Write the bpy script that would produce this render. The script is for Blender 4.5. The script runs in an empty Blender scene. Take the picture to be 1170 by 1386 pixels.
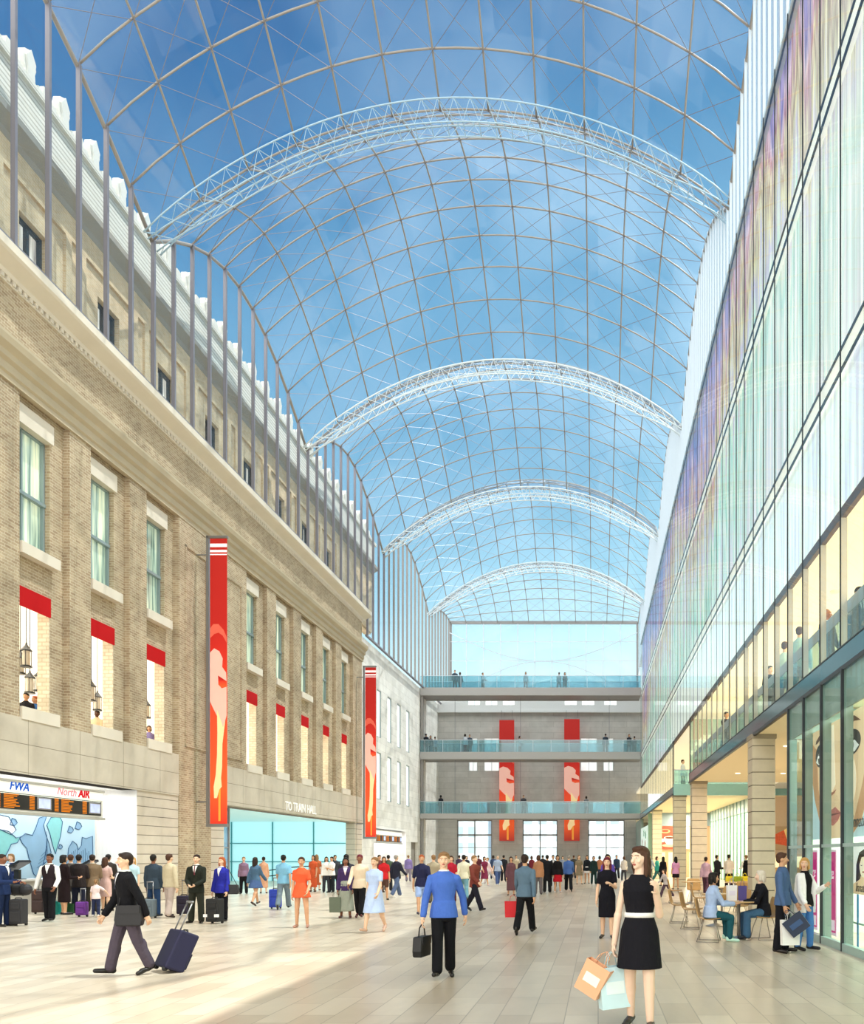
import bpy, math, random
from mathutils import Vector, Matrix
random.seed(7)
S = bpy.context.scene
COL = S.collection
PI = math.pi
FOC = 1100.0; HX = 810.0; HY = 1158.0; EYE = 1.65

# ------------------------------------------------------------------ frames
FW = Matrix.Identity(4)
FL = Matrix.Rotation(-0.0109, 4, 'Z')     # the left wall leans in very slightly
FR = Matrix.Rotation(0.0091, 4, 'Z')      # and so does the right one
WM = {}

def srgb(h):
    if isinstance(h, str):
        h = h.lstrip('#'); c = [int(h[i:i+2], 16)/255 for i in (0, 2, 4)]
    else:
        c = [v/255 for v in h]
    return tuple((v/12.92 if v <= .04045 else ((v+.055)/1.055)**2.4) for v in c) + (1.0,)

# ------------------------------------------------------------------ mesh builder
class MB:
    def __init__(s): s.v = []; s.f = []; s.m = []
    def add(s, vs, fs, m=0):
        b = len(s.v); s.v.extend([tuple(p) for p in vs])
        for f in fs: s.f.append(tuple(b+i for i in f)); s.m.append(m)
    def box(s, x0, x1, y0, y1, z0, z1, m=0):
        if x0 > x1: x0, x1 = x1, x0
        if y0 > y1: y0, y1 = y1, y0
        if z0 > z1: z0, z1 = z1, z0
        s.add([(x0,y0,z0),(x1,y0,z0),(x1,y1,z0),(x0,y1,z0),(x0,y0,z1),(x1,y0,z1),(x1,y1,z1),(x0,y1,z1)],
              [(0,3,2,1),(4,5,6,7),(0,1,5,4),(1,2,6,5),(2,3,7,6),(3,0,4,7)], m)
        return s
    def quad(s, a, b, c, d, m=0): s.add([a,b,c,d], [(0,1,2,3)], m); return s
    def extr(s, poly, axis, t0, t1, m=0):
        """extrude a closed 2D outline along an axis. axis 'y': poly=(x,z); 'x': poly=(y,z); 'z': poly=(x,y)"""
        def P(p, t):
            return {'y': (p[0], t, p[1]), 'x': (t, p[0], p[1]), 'z': (p[0], p[1], t)}[axis]
        n = len(poly)
        vs = [P(p, t0) for p in poly] + [P(p, t1) for p in poly]
        fs = [tuple(range(n)), tuple(range(2*n-1, n-1, -1))]
        for i in range(n):
            j = (i+1) % n; fs.append((j, i, n+i, n+j))
        s.add(vs, fs, m); return s
    def tube(s, pts, r, n=6, m=0, r1=None):
        pts = [Vector(p) for p in pts]; k = len(pts)
        vs = []; up = None
        for i, p in enumerate(pts):
            a = pts[max(i-1, 0)]; b = pts[min(i+1, k-1)]
            t = (b-a)
            if t.length < 1e-9: t = Vector((0,0,1))
            t.normalize()
            if up is None:
                up = Vector((0,0,1)) if abs(t.z) < .9 else Vector((1,0,0))
            u = (up - t*up.dot(t))
            if u.length < 1e-6: u = t.orthogonal()
            u.normalize(); w = t.cross(u); up = u
            rr = r if r1 is None else r + (r1-r)*i/(k-1)
            for j in range(n):
                an = 2*PI*j/n
                vs.append(p + (u*math.cos(an) + w*math.sin(an))*rr)
        fs = []
        for i in range(k-1):
            for j in range(n):
                q = (j+1) % n
                fs.append((i*n+j, i*n+q, (i+1)*n+q, (i+1)*n+j))
        fs.append(tuple(range(n-1, -1, -1))); fs.append(tuple((k-1)*n+j for j in range(n)))
        s.add(vs, fs, m); return s
    def sph(s, c, r, nu=12, nv=8, m=0, M=None):
        c = Vector(c)
        if not hasattr(r, '__len__'): r = (r, r, r)
        vs = []
        for i in range(nv+1):
            th = PI*i/nv
            for j in range(nu):
                ph = 2*PI*j/nu
                p = Vector((r[0]*math.sin(th)*math.cos(ph), r[1]*math.sin(th)*math.sin(ph), r[2]*math.cos(th)))
                if M is not None: p = M @ p
                vs.append(c+p)
        fs = []
        for i in range(nv):
            for j in range(nu):
                q = (j+1) % nu
                if i == 0: fs.append((0, (i+1)*nu+j, (i+1)*nu+q))
                elif i == nv-1: fs.append((i*nu+j, (i+1)*nu, i*nu+q))
                else: fs.append((i*nu+j, (i+1)*nu+j, (i+1)*nu+q, i*nu+q))
        # drop duplicate pole verts by remapping
        used = sorted(set(i for f in fs for i in f)); mp = {a: b for b, a in enumerate(used)}
        s.add([vs[i] for i in used], [tuple(mp[i] for i in f) for f in fs], m); return s
    def rc(s, p0, p1, r0, r1, n=10, m=0):
        s.tube([p0, p1], r0, n, m, r1)
        s.sph(p0, r0, n, 6, m); s.sph(p1, r1, n, 6, m); return s
    def loft(s, rings, n=16, m=0):
        vs = []; k = len(rings)
        for (cx, cy, cz, rx, ry) in rings:
            for j in range(n):
                a = 2*PI*j/n; vs.append((cx+rx*math.cos(a), cy+ry*math.sin(a), cz))
        fs = []
        for i in range(k-1):
            for j in range(n):
                q = (j+1) % n; fs.append((i*n+j, i*n+q, (i+1)*n+q, (i+1)*n+j))
        fs.append(tuple(range(n-1, -1, -1))); fs.append(tuple((k-1)*n+j for j in range(n)))
        s.add(vs, fs, m); return s
    def lathe(s, prof, c=(0,0,0), n=16, m=0):
        return s.loft([(c[0], c[1], c[2]+z, r, r) for r, z in prof], n, m)
    def mesh(s, name, mats, smooth=False):
        me = bpy.data.meshes.new(name)
        me.from_pydata(s.v, [], s.f)
        for mt in (mats if isinstance(mats, (list, tuple)) else [mats]): me.materials.append(mt)
        me.polygons.foreach_set('material_index', s.m)
        if smooth: me.polygons.foreach_set('use_smooth', [True]*len(s.f))
        me.update(); return me
    def build(s, name, mats, parent=None, frame=FW, smooth=False):
        xs = [p[0] for p in s.v]; ys = [p[1] for p in s.v]; zs = [p[2] for p in s.v]
        c = Vector(((min(xs)+max(xs))/2, (min(ys)+max(ys))/2, min(zs)))
        s.v = [(p[0]-c.x, p[1]-c.y, p[2]-c.z) for p in s.v]
        me = s.mesh(name, mats, smooth)
        return link(name, me, frame @ Matrix.Translation(c), parent)

def link(name, data, W, parent=None):
    o = bpy.data.objects.new(name, data); COL.objects.link(o)
    if parent is not None:
        o.parent = parent; o.matrix_basis = WM[parent.name].inverted() @ W
    else: o.matrix_basis = W
    WM[o.name] = W.copy()
    return o
def empty(name, W, parent=None): return link(name, None, W, parent)
def tag(o, label, cat, group=None):
    o['label'] = label; o['category'] = cat
    if group: o['group'] = group
    return o
def struct(o):
    o['kind'] = 'structure'; return o
def atf(x, y, z, frame=FW): return frame @ Matrix.Translation((x, y, z))

def grid_wall(mb, y0, y1, z0, z1, holes, xa, xb, m=0, axis='x'):
    """slab with rectangular holes; holes=(a0,a1,z0,z1). axis 'x': slab normal x, runs in y; 'y': runs in x"""
    ys = sorted(set([y0, y1] + [min(max(v, y0), y1) for h in holes for v in h[:2]]))
    for a, b in zip(ys, ys[1:]):
        if b-a < 1e-6: continue
        mid = (a+b)/2
        cuts = sorted([(max(h[2], z0), min(h[3], z1)) for h in holes if h[0] < mid < h[1]])
        z = z0
        for c0, c1 in cuts:
            if c0 > z+1e-6:
                mb.box(xa, xb, a, b, z, c0, m) if axis == 'x' else mb.box(a, b, xa, xb, z, c0, m)
            z = max(z, c1)
        if z < z1-1e-6:
            mb.box(xa, xb, a, b, z, z1, m) if axis == 'x' else mb.box(a, b, xa, xb, z, z1, m)
    return mb

# ------------------------------------------------------------------ materials
MC = {}
def nt(name):
    m = bpy.data.materials.new(name); m.use_nodes = True
    t = m.node_tree; t.nodes.clear(); return m, t, t.nodes, t.links
def N(t, typ, **kw):
    n = t.nodes.new(typ)
    for k, v in kw.items():
        if k == 'inp':
            for kk, vv in v.items(): n.inputs[kk].default_value = vv
        else: setattr(n, k, v)
    return n
def pbr(col, rough=.6, metal=0, emit=0, noise=.06, nscale=8, coat=0, spec=.5, ecol=None):
    key = ('p', str(col), rough, metal, emit, noise, nscale, coat, spec, str(ecol))
    if key in MC: return MC[key]
    m, t, ns, ls = nt('surface')
    out = N(t, 'ShaderNodeOutputMaterial'); b = N(t, 'ShaderNodeBsdfPrincipled')
    c = srgb(col)
    b.inputs['Roughness'].default_value = rough; b.inputs['Metallic'].default_value = metal
    b.inputs['Specular IOR Level'].default_value = spec
    b.inputs['Coat Weight'].default_value = coat
    if noise:
        tc = N(t, 'ShaderNodeTexCoord'); nz = N(t, 'ShaderNodeTexNoise', inp={'Scale': nscale, 'Detail': 3})
        mr = N(t, 'ShaderNodeMapRange', inp={'To Min': 1-noise, 'To Max': 1+noise})
        mx = N(t, 'ShaderNodeVectorMath', operation='SCALE'); mx.inputs[0].default_value = c[:3]
        ls.new(tc.outputs['Object'], nz.inputs['Vector']); ls.new(nz.outputs['Fac'], mr.inputs['Value'])
        ls.new(mr.outputs[0], mx.inputs['Scale']); ls.new(mx.outputs[0], b.inputs['Base Color'])
    else: b.inputs['Base Color'].default_value = c
    if emit:
        b.inputs['Emission Color'].default_value = srgb(ecol) if ecol else c
        b.inputs['Emission Strength'].default_value = emit
    ls.new(b.outputs[0], out.inputs[0]); MC[key] = m; return m
def cloth(col):
    key = ('c', col)
    if key in MC: return MC[key]
    pbr_key = pbr(col, .86, noise=.1, nscale=13.7, spec=.2)
    m = pbr_key; t = m.node_tree; b = [n for n in t.nodes if n.type == 'BSDF_PRINCIPLED'][0]
    tc = N(t, 'ShaderNodeTexCoord'); mp = N(t, 'ShaderNodeMapping'); mp.inputs['Scale'].default_value = (1, 1, .55)
    nz = N(t, 'ShaderNodeTexNoise', inp={'Scale': 11, 'Detail': 3, 'Distortion': 1.2}); bp = N(t, 'ShaderNodeBump', inp={'Strength': .55, 'Distance': .03})
    t.links.new(tc.outputs['Object'], mp.inputs[0]); t.links.new(mp.outputs[0], nz.inputs[0]); t.links.new(nz.outputs['Fac'], bp.inputs['Height']); t.links.new(bp.outputs[0], b.inputs['Normal'])
    MC[key] = m; return m
def skin(col): return pbr(col, .5, noise=.04, nscale=20, spec=.35)
def glass(tint, refl=.06, rough=.02, haze=0.0, hcol='ffffff', graz=.4):
    key = ('g', str(tint), refl, rough, haze, str(hcol), graz)
    if key in MC: return MC[key]
    m, t, ns, ls = nt('glass_pane')
    out = N(t, 'ShaderNodeOutputMaterial')
    tr = N(t, 'ShaderNodeBsdfTransparent'); tr.inputs[0].default_value = srgb(tint)
    gl = N(t, 'ShaderNodeBsdfGlossy', inp={'Roughness': rough}); gl.inputs['Color'].default_value = (1,1,1,1)
    lf = N(t, 'ShaderNodeLayerWeight', inp={'Blend': .5}); lw = N(t, 'ShaderNodeMath', operation='POWER', inp={1: 4.0}); ls.new(lf.outputs['Facing'], lw.inputs[0])
    mr = N(t, 'ShaderNodeMath', operation='MULTIPLY_ADD', use_clamp=True, inp={1: graz, 2: refl})
    mx = N(t, 'ShaderNodeMixShader')
    ls.new(lw.outputs[0], mr.inputs[0]); ls.new(mr.outputs[0], mx.inputs[0])
    src = tr
    if haze:
        df = N(t, 'ShaderNodeBsdfDiffuse'); df.inputs[0].default_value = srgb(hcol)
        m2 = N(t, 'ShaderNodeMixShader'); m2.inputs[0].default_value = haze
        ls.new(tr.outputs[0], m2.inputs[1]); ls.new(df.outputs[0], m2.inputs[2]); src = m2
    ls.new(src.outputs[0], mx.inputs[1]); ls.new(gl.outputs[0], mx.inputs[2]); ls.new(mx.outputs[0], out.inputs[0])
    MC[key] = m; return m
def emis(col, st):
    key = ('e', str(col), st)
    if key in MC: return MC[key]
    m, t, ns, ls = nt('light_source')
    out = N(t, 'ShaderNodeOutputMaterial'); e = N(t, 'ShaderNodeEmission', inp={'Strength': st}); e.inputs[0].default_value = srgb(col)
    ls.new(e.outputs[0], out.inputs[0]); MC[key] = m; return m

def uvz(t, ls, swap=False):
    """(x+y, z, 0) from world position, for upright walls"""
    g = N(t, 'ShaderNodeNewGeometry'); sp = N(t, 'ShaderNodeSeparateXYZ'); ad = N(t, 'ShaderNodeMath', operation='ADD')
    cb = N(t, 'ShaderNodeCombineXYZ')
    ls.new(g.outputs['Position'], sp.inputs[0]); ls.new(sp.outputs[0], ad.inputs[0]); ls.new(sp.outputs[1], ad.inputs[1])
    ls.new(ad.outputs[0], cb.inputs[0]); ls.new(sp.outputs[2], cb.inputs[1])
    return cb, g, sp
def masonry(name, c1, c2, cm, bw, bh, mortar, rough=.85, offset=.5, dirt=.25, bump=.4):
    m, t, ns, ls = nt(name)
    out = N(t, 'ShaderNodeOutputMaterial'); b = N(t, 'ShaderNodeBsdfPrincipled', inp={'Roughness': rough, 'Specular IOR Level': .25})
    cb, g, sp = uvz(t, ls)
    br = N(t, 'ShaderNodeTexBrick', offset=offset, inp={'Scale': 1.0, 'Mortar Size': mortar, 'Brick Width': bw, 'Row Height': bh, 'Mortar Smooth': .2, 'Bias': 0})
    br.inputs['Color1'].default_value = srgb(c1); br.inputs['Color2'].default_value = srgb(c2); br.inputs['Mortar'].default_value = srgb(cm)
    ls.new(cb.outputs[0], br.inputs['Vector'])
    nz = N(t, 'ShaderNodeTexNoise', inp={'Scale': .9, 'Detail': 6, 'Roughness': .65})
    ls.new(g.outputs['Position'], nz.inputs['Vector'])
    mr = N(t, 'ShaderNodeMapRange', inp={'From Min': .3, 'From Max': .7, 'To Min': 1-dirt, 'To Max': 1+dirt*.5})
    ls.new(nz.outputs['Fac'], mr.inputs['Value'])
    sc = N(t, 'ShaderNodeVectorMath', operation='SCALE')
    ls.new(br.outputs['Color'], sc.inputs[0]); ls.new(mr.outputs[0], sc.inputs['Scale']); ls.new(sc.outputs[0], b.inputs['Base Color'])
    if bump:
        bp = N(t, 'ShaderNodeBump', inp={'Strength': bump, 'Distance': .02}, invert=True)
        ls.new(br.outputs['Fac'], bp.inputs['Height']); ls.new(bp.outputs[0], b.inputs['Normal'])
    ls.new(b.outputs[0], out.inputs[0]); return m

M_brick = masonry('tan_brick', 'a08a70', 'bba98d', 'c8baa1', .24, .085, .012)
M_brick_up = masonry('upper_brick', 'd2b893', 'dcc5a2', 'e0d0b4', .24, .085, .008, dirt=.3)
M_brick_lit = masonry('lit_reveal_brick', 'd9cbb2', 'e8ddc8', 'c9baa0', .26, .12, .014)  # paler copy of the tan brick, light put into its colour
M_panel = masonry('stone_panel', 'c3b9a8', 'ccc2b1', '8d8372', 2.3, .8, .010, offset=.0, dirt=.12)
M_course = masonry('stone_course', 'cbbfae', 'd2c8b8', '7d7466', 40., .34, .014, dirt=.12)
M_column = masonry('column_stone', 'b3a690', 'bdb19d', '6f675a', 40., .36, .016, dirt=.22)
M_white_wall = masonry('pale_limestone', 'e2dfd8', 'eeebe5', 'c6c2ba', 1.6, .55, .008, dirt=.18)
M_back = masonry('grey_limestone', 'c2beb9', 'cbc7c2', 'a19d98', 2.4, .55, .010, dirt=.15)
M_trim = pbr('b7a98f', .8, noise=.14, nscale=1.2)
M_trim_lt = pbr('d8cfbf', .75, noise=.08, nscale=1.2)
M_white = pbr('f4f4f2', .6, noise=.02)
M_parapet = masonry('white_parapet', 'd9d8d0', 'e2e1da', 'bab9b0', 40., .16, .03, dirt=.08)
M_steel = pbr('8d8d8e', .35, .6, noise=.02)
M_rib = pbr('9c948d', .45, .3, noise=.02)
M_wrib = pbr('dfe8ec', .4, .1, noise=.02)
M_mull = pbr('85828b', .4, .3, noise=.02)
M_mull_lt = pbr('cdd6df', .4, .2, noise=.02)
M_dark = pbr('2c3136', .4, .3, noise=.02)
M_black = pbr('0c0d10', .45, 0, noise=.02)
M_bandgrey = pbr('8f8c8a', .55, .1, noise=.04)
M_cream = pbr('eadcb6', .7, noise=.03)
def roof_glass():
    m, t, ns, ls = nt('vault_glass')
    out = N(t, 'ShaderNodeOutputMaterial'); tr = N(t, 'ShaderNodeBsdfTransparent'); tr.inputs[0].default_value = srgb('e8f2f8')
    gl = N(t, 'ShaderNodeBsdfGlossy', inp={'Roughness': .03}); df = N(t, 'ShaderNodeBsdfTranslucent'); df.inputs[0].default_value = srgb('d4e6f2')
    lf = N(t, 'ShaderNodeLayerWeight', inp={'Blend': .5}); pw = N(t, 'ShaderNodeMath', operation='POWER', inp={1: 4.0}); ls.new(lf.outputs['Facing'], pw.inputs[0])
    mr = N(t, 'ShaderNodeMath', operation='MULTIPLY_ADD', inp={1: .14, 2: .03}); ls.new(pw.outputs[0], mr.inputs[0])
    # reflections of buildings painted in as paler panes and broad pale areas
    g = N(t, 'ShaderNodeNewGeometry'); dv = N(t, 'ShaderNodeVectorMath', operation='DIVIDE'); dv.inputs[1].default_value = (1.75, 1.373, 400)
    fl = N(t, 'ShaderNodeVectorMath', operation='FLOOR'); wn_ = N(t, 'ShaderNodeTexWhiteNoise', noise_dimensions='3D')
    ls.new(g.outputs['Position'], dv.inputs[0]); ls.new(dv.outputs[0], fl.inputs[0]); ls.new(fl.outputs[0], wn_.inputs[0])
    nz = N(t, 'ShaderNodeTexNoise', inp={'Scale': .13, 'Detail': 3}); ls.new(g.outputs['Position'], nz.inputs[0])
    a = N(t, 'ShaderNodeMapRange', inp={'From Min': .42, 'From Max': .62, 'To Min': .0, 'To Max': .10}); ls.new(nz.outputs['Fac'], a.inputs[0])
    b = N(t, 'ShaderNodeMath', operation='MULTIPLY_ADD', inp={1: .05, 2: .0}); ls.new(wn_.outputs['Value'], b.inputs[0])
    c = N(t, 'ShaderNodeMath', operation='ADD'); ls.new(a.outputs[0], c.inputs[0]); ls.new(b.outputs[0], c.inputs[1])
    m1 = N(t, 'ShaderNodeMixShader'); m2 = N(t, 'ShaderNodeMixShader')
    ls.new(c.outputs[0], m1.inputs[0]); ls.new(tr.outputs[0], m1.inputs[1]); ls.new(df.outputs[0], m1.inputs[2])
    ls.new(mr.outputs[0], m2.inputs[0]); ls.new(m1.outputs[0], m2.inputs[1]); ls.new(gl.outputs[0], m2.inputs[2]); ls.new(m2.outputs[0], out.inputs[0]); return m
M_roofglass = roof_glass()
M_sideglass = glass('f2f7fa', .03, haze=.02, hcol='dfe8f5', graz=.12)
M_facade = glass('f4fbf9', .03, graz=.35)
M_shop = glass('eaf6f2', .04, graz=.3)
M_rail = glass('c6e4ea', .05, haze=.13, hcol='b9dfe8')
M_winframe = pbr('8fa0a2', .45, .2, noise=.02)

def window_mat(name, ca, cb_, cc, em):
    m, t, ns, ls = nt(name)
    out = N(t, 'ShaderNodeOutputMaterial'); b = N(t, 'ShaderNodeBsdfPrincipled', inp={'Roughness': .08, 'Specular IOR Level': .8})
    g = N(t, 'ShaderNodeNewGeometry'); mp = N(t, 'ShaderNodeMapping'); mp.inputs['Scale'].default_value = (3, 5.5, .35)
    nz = N(t, 'ShaderNodeTexNoise', inp={'Scale': 1., 'Detail': 4})
    cr = N(t, 'ShaderNodeValToRGB'); e = cr.color_ramp.elements
    e[0].position = .35; e[0].color = srgb(ca); e[1].position = .68; e[1].color = srgb(cc)
    x = e.new(.5); x.color = srgb(cb_)
    ls.new(g.outputs['Position'], mp.inputs[0]); ls.new(mp.outputs[0], nz.inputs[0]); ls.new(nz.outputs['Fac'], cr.inputs[0])
    ls.new(cr.outputs[0], b.inputs['Base Color']); ls.new(cr.outputs[0], b.inputs['Emission Color']); b.inputs['Emission Strength'].default_value = em
    ls.new(b.outputs[0], out.inputs[0]); return m
M_winlit = window_mat('curtained_window', '4f6b66', '9fb3a0', 'e2e8c8', .45)
M_winup = window_mat('pale_window', '8a8278', 'cfc9bd', 'f5f3ea', .5)
M_winwhite = window_mat('bright_window', 'e9ebe8', 'f6f7f4', 'ffffff', .55)

def floor_mat():
    m, t, ns, ls = nt('polished_floor')
    out = N(t, 'ShaderNodeOutputMaterial'); b = N(t, 'ShaderNodeBsdfPrincipled', inp={'Specular IOR Level': .5})
    g = N(t, 'ShaderNodeNewGeometry'); sp = N(t, 'ShaderNodeSeparateXYZ'); cb = N(t, 'ShaderNodeCombineXYZ')
    ls.new(g.outputs['Position'], sp.inputs[0]); ls.new(sp.outputs[1], cb.inputs[0]); ls.new(sp.outputs[0], cb.inputs[1])
    br = N(t, 'ShaderNodeTexBrick', offset=.37, inp={'Scale': 1., 'Mortar Size': .006, 'Brick Width': 1.05, 'Row Height': .34, 'Mortar Smooth': .3})
    br.inputs['Color1'].default_value = srgb('c3b5a0'); br.inputs['Color2'].default_value = srgb('d8ccb8'); br.inputs['Mortar'].default_value = srgb('a19685')
    ls.new(cb.outputs[0], br.inputs['Vector'])
    # long bands of darker stone, as in the paving
    nz = N(t, 'ShaderNodeTexNoise', inp={'Scale': 1.4, 'Detail': 7, 'Roughness': .6, 'Distortion': .6})
    mp = N(t, 'ShaderNodeMapping'); mp.inputs['Scale'].default_value = (1.0, .35, 1)
    ls.new(g.outputs['Position'], mp.inputs[0]); ls.new(mp.outputs[0], nz.inputs[0])
    mr = N(t, 'ShaderNodeMapRange', inp={'From Min': .3, 'From Max': .7, 'To Min': .86, 'To Max': 1.08}); ls.new(nz.outputs['Fac'], mr.inputs[0])
    sc = N(t, 'ShaderNodeVectorMath', operation='SCALE'); ls.new(br.outputs['Color'], sc.inputs[0]); ls.new(mr.outputs[0], sc.inputs['Scale'])
    ls.new(sc.outputs[0], b.inputs['Base Color'])
    r = N(t, 'ShaderNodeMapRange', inp={'To Min': .25, 'To Max': .34}); ls.new(nz.outputs['Fac'], r.inputs[0]); ls.new(r.outputs[0], b.inputs['Roughness'])
    ls.new(b.outputs[0], out.inputs[0]); return m
M_floor = floor_mat()

def mural_mat():
    """a luminous printed veil: tall streaks of violet, ochre, aqua and white"""
    m, t, ns, ls = nt('luminous_mural')
    out = N(t, 'ShaderNodeOutputMaterial'); b = N(t, 'ShaderNodeBsdfPrincipled', inp={'Roughness': .6})
    g = N(t, 'ShaderNodeNewGeometry'); sp = N(t, 'ShaderNodeSeparateXYZ'); ls.new(g.outputs['Position'], sp.inputs[0])
    def noise(sy, sz, scale, det, off=0):
        mp = N(t, 'ShaderNodeMapping'); mp.inputs['Scale'].default_value = (0, sy, sz); mp.inputs['Location'].default_value = (off, off, off)
        n = N(t, 'ShaderNodeTexNoise', inp={'Scale': scale, 'Detail': det, 'Roughness': .6}); ls.new(g.outputs['Position'], mp.inputs[0]); ls.new(mp.outputs[0], n.inputs[0]); return n
    big = noise(.10, .12, 1., 2, 3.1); streak = noise(1.6, .10, 1., 5, 7.7); fine = noise(5.5, .05, 1., 4, 1.3)
    blob = noise(.35, .55, 1., 6, 12.4)
    # palette position: height plus noise
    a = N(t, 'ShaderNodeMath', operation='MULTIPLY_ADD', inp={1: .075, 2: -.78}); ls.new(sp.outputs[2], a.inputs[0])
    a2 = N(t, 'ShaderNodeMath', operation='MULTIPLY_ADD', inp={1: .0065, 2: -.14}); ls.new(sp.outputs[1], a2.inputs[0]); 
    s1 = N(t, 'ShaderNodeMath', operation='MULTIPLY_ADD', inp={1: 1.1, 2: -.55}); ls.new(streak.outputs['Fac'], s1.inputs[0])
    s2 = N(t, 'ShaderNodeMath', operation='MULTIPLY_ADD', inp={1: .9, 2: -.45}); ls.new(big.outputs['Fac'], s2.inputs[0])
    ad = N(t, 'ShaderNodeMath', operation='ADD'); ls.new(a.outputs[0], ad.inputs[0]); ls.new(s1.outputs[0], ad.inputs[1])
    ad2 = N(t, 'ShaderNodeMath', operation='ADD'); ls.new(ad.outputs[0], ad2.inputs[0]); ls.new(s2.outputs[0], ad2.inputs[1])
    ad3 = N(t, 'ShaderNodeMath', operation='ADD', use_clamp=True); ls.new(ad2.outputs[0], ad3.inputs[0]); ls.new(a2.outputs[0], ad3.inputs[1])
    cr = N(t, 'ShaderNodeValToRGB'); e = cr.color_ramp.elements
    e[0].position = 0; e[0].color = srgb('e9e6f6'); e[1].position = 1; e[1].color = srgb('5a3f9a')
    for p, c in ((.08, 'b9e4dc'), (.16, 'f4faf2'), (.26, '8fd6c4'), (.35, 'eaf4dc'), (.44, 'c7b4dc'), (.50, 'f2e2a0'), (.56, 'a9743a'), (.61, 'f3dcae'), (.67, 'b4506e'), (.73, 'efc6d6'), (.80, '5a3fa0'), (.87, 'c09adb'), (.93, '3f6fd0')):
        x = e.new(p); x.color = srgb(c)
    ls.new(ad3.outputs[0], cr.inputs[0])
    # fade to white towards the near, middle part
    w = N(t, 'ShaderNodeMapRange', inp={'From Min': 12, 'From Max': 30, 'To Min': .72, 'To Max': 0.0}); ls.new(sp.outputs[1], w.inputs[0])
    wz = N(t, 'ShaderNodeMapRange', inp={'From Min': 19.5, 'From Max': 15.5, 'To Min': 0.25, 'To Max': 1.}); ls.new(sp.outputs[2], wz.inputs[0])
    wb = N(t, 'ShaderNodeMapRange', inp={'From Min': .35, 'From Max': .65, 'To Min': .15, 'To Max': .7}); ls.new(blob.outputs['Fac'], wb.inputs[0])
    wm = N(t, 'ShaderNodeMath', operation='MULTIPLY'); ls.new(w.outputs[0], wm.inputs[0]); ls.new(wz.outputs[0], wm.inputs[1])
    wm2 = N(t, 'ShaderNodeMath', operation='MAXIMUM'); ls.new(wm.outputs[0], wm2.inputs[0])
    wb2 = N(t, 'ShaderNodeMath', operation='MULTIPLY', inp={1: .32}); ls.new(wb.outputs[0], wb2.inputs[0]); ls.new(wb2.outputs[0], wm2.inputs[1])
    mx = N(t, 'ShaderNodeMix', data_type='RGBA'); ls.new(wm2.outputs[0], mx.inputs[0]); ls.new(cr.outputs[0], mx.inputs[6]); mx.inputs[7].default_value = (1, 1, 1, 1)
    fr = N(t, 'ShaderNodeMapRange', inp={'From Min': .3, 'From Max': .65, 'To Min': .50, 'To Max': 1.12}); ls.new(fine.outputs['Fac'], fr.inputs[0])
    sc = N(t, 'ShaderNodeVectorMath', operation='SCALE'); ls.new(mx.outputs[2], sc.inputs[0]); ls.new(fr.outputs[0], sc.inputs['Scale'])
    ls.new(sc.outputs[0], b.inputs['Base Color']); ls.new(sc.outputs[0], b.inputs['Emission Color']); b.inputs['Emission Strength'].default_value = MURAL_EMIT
    ls.new(b.outputs[0], out.inputs[0]); return m
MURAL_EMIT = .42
M_mural = mural_mat()

def text_obj(txt, size, mat, W, parent, name='lettering', ext=.02, shear=0, bold=0, align='CENTER', sx=1.0):
    cu = bpy.data.curves.new('letters', 'FONT'); cu.body = txt; cu.size = size; cu.extrude = ext; cu.shear = shear; cu.offset = bold
    cu.align_x = align; cu.resolution_u = 3
    tmp = bpy.data.objects.new('tmp', cu); COL.objects.link(tmp)
    bpy.context.view_layer.update()
    me = bpy.data.meshes.new_from_object(tmp.evaluated_get(bpy.context.evaluated_depsgraph_get()))
    bpy.data.objects.remove(tmp); me.materials.clear(); me.materials.append(mat)
    if sx != 1: me.transform(Matrix.Diagonal((sx, 1, 1, 1)))
    return link(name, me, W, parent)
# text turned to face +x (for the left wall) / -x (right wall) / -y (towards the camera)
R_PX = Matrix(((0,0,1,0),(1,0,0,0),(0,1,0,0),(0,0,0,1)))
R_NX = Matrix(((0,0,-1,0),(-1,0,0,0),(0,1,0,0),(0,0,0,1)))
R_NY = Matrix(((1,0,0,0),(0,0,-1,0),(0,1,0,0),(0,0,0,1)))
# ================================================================== FLOOR
mb = MB(); mb.box(-30, 16, -6, 130, -.12, 0); struct(mb.build('floor', M_floor))

# ================================================================== LEFT WALL (frame FL, hall face at x = -16.5)
XW = -16.5
B1 = [22.74, 25.89, 29.04]; B2 = [37.1, 40.43, 43.76, 47.09, 50.42]
mb = MB()
rec = []
for s in B1: rec.append((s-.1, s+2.02))
for s in B2: rec.append((s-.1, s+2.15))
ho = []
for s in B1+B2: ho += [(s, s+1.43, 10.2, 14.1), (s, s+1.43, 5.54, 9.34)]
# inner leaf with the openings, outer leaf makes the piers
grid_wall(mb, -5, 31.08, 5.54, 14.74, ho, XW-.55, XW-.2)
grid_wall(mb, 33.6, 54.5, 5.54, 14.74, ho, XW-.55, XW-.2)
grid_wall(mb, -5, 31.08, 5.54, 14.74, [(a, b, 5.5, 14.8) for a, b in rec], XW-.2, XW)
grid_wall(mb, 33.6, 54.5, 5.54, 14.74, [(a, b, 5.5, 14.8) for a, b in rec], XW-.2, XW)
mb.box(XW-.55, XW+.04, 31.08, 33.6, 0, 14.74)
mb.box(XW-.75, XW, -5, 54.5, 15.87, 17.4)
mb.box(XW-.75, XW-.1, -5, 54.5, 14.74, 15.87)
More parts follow.
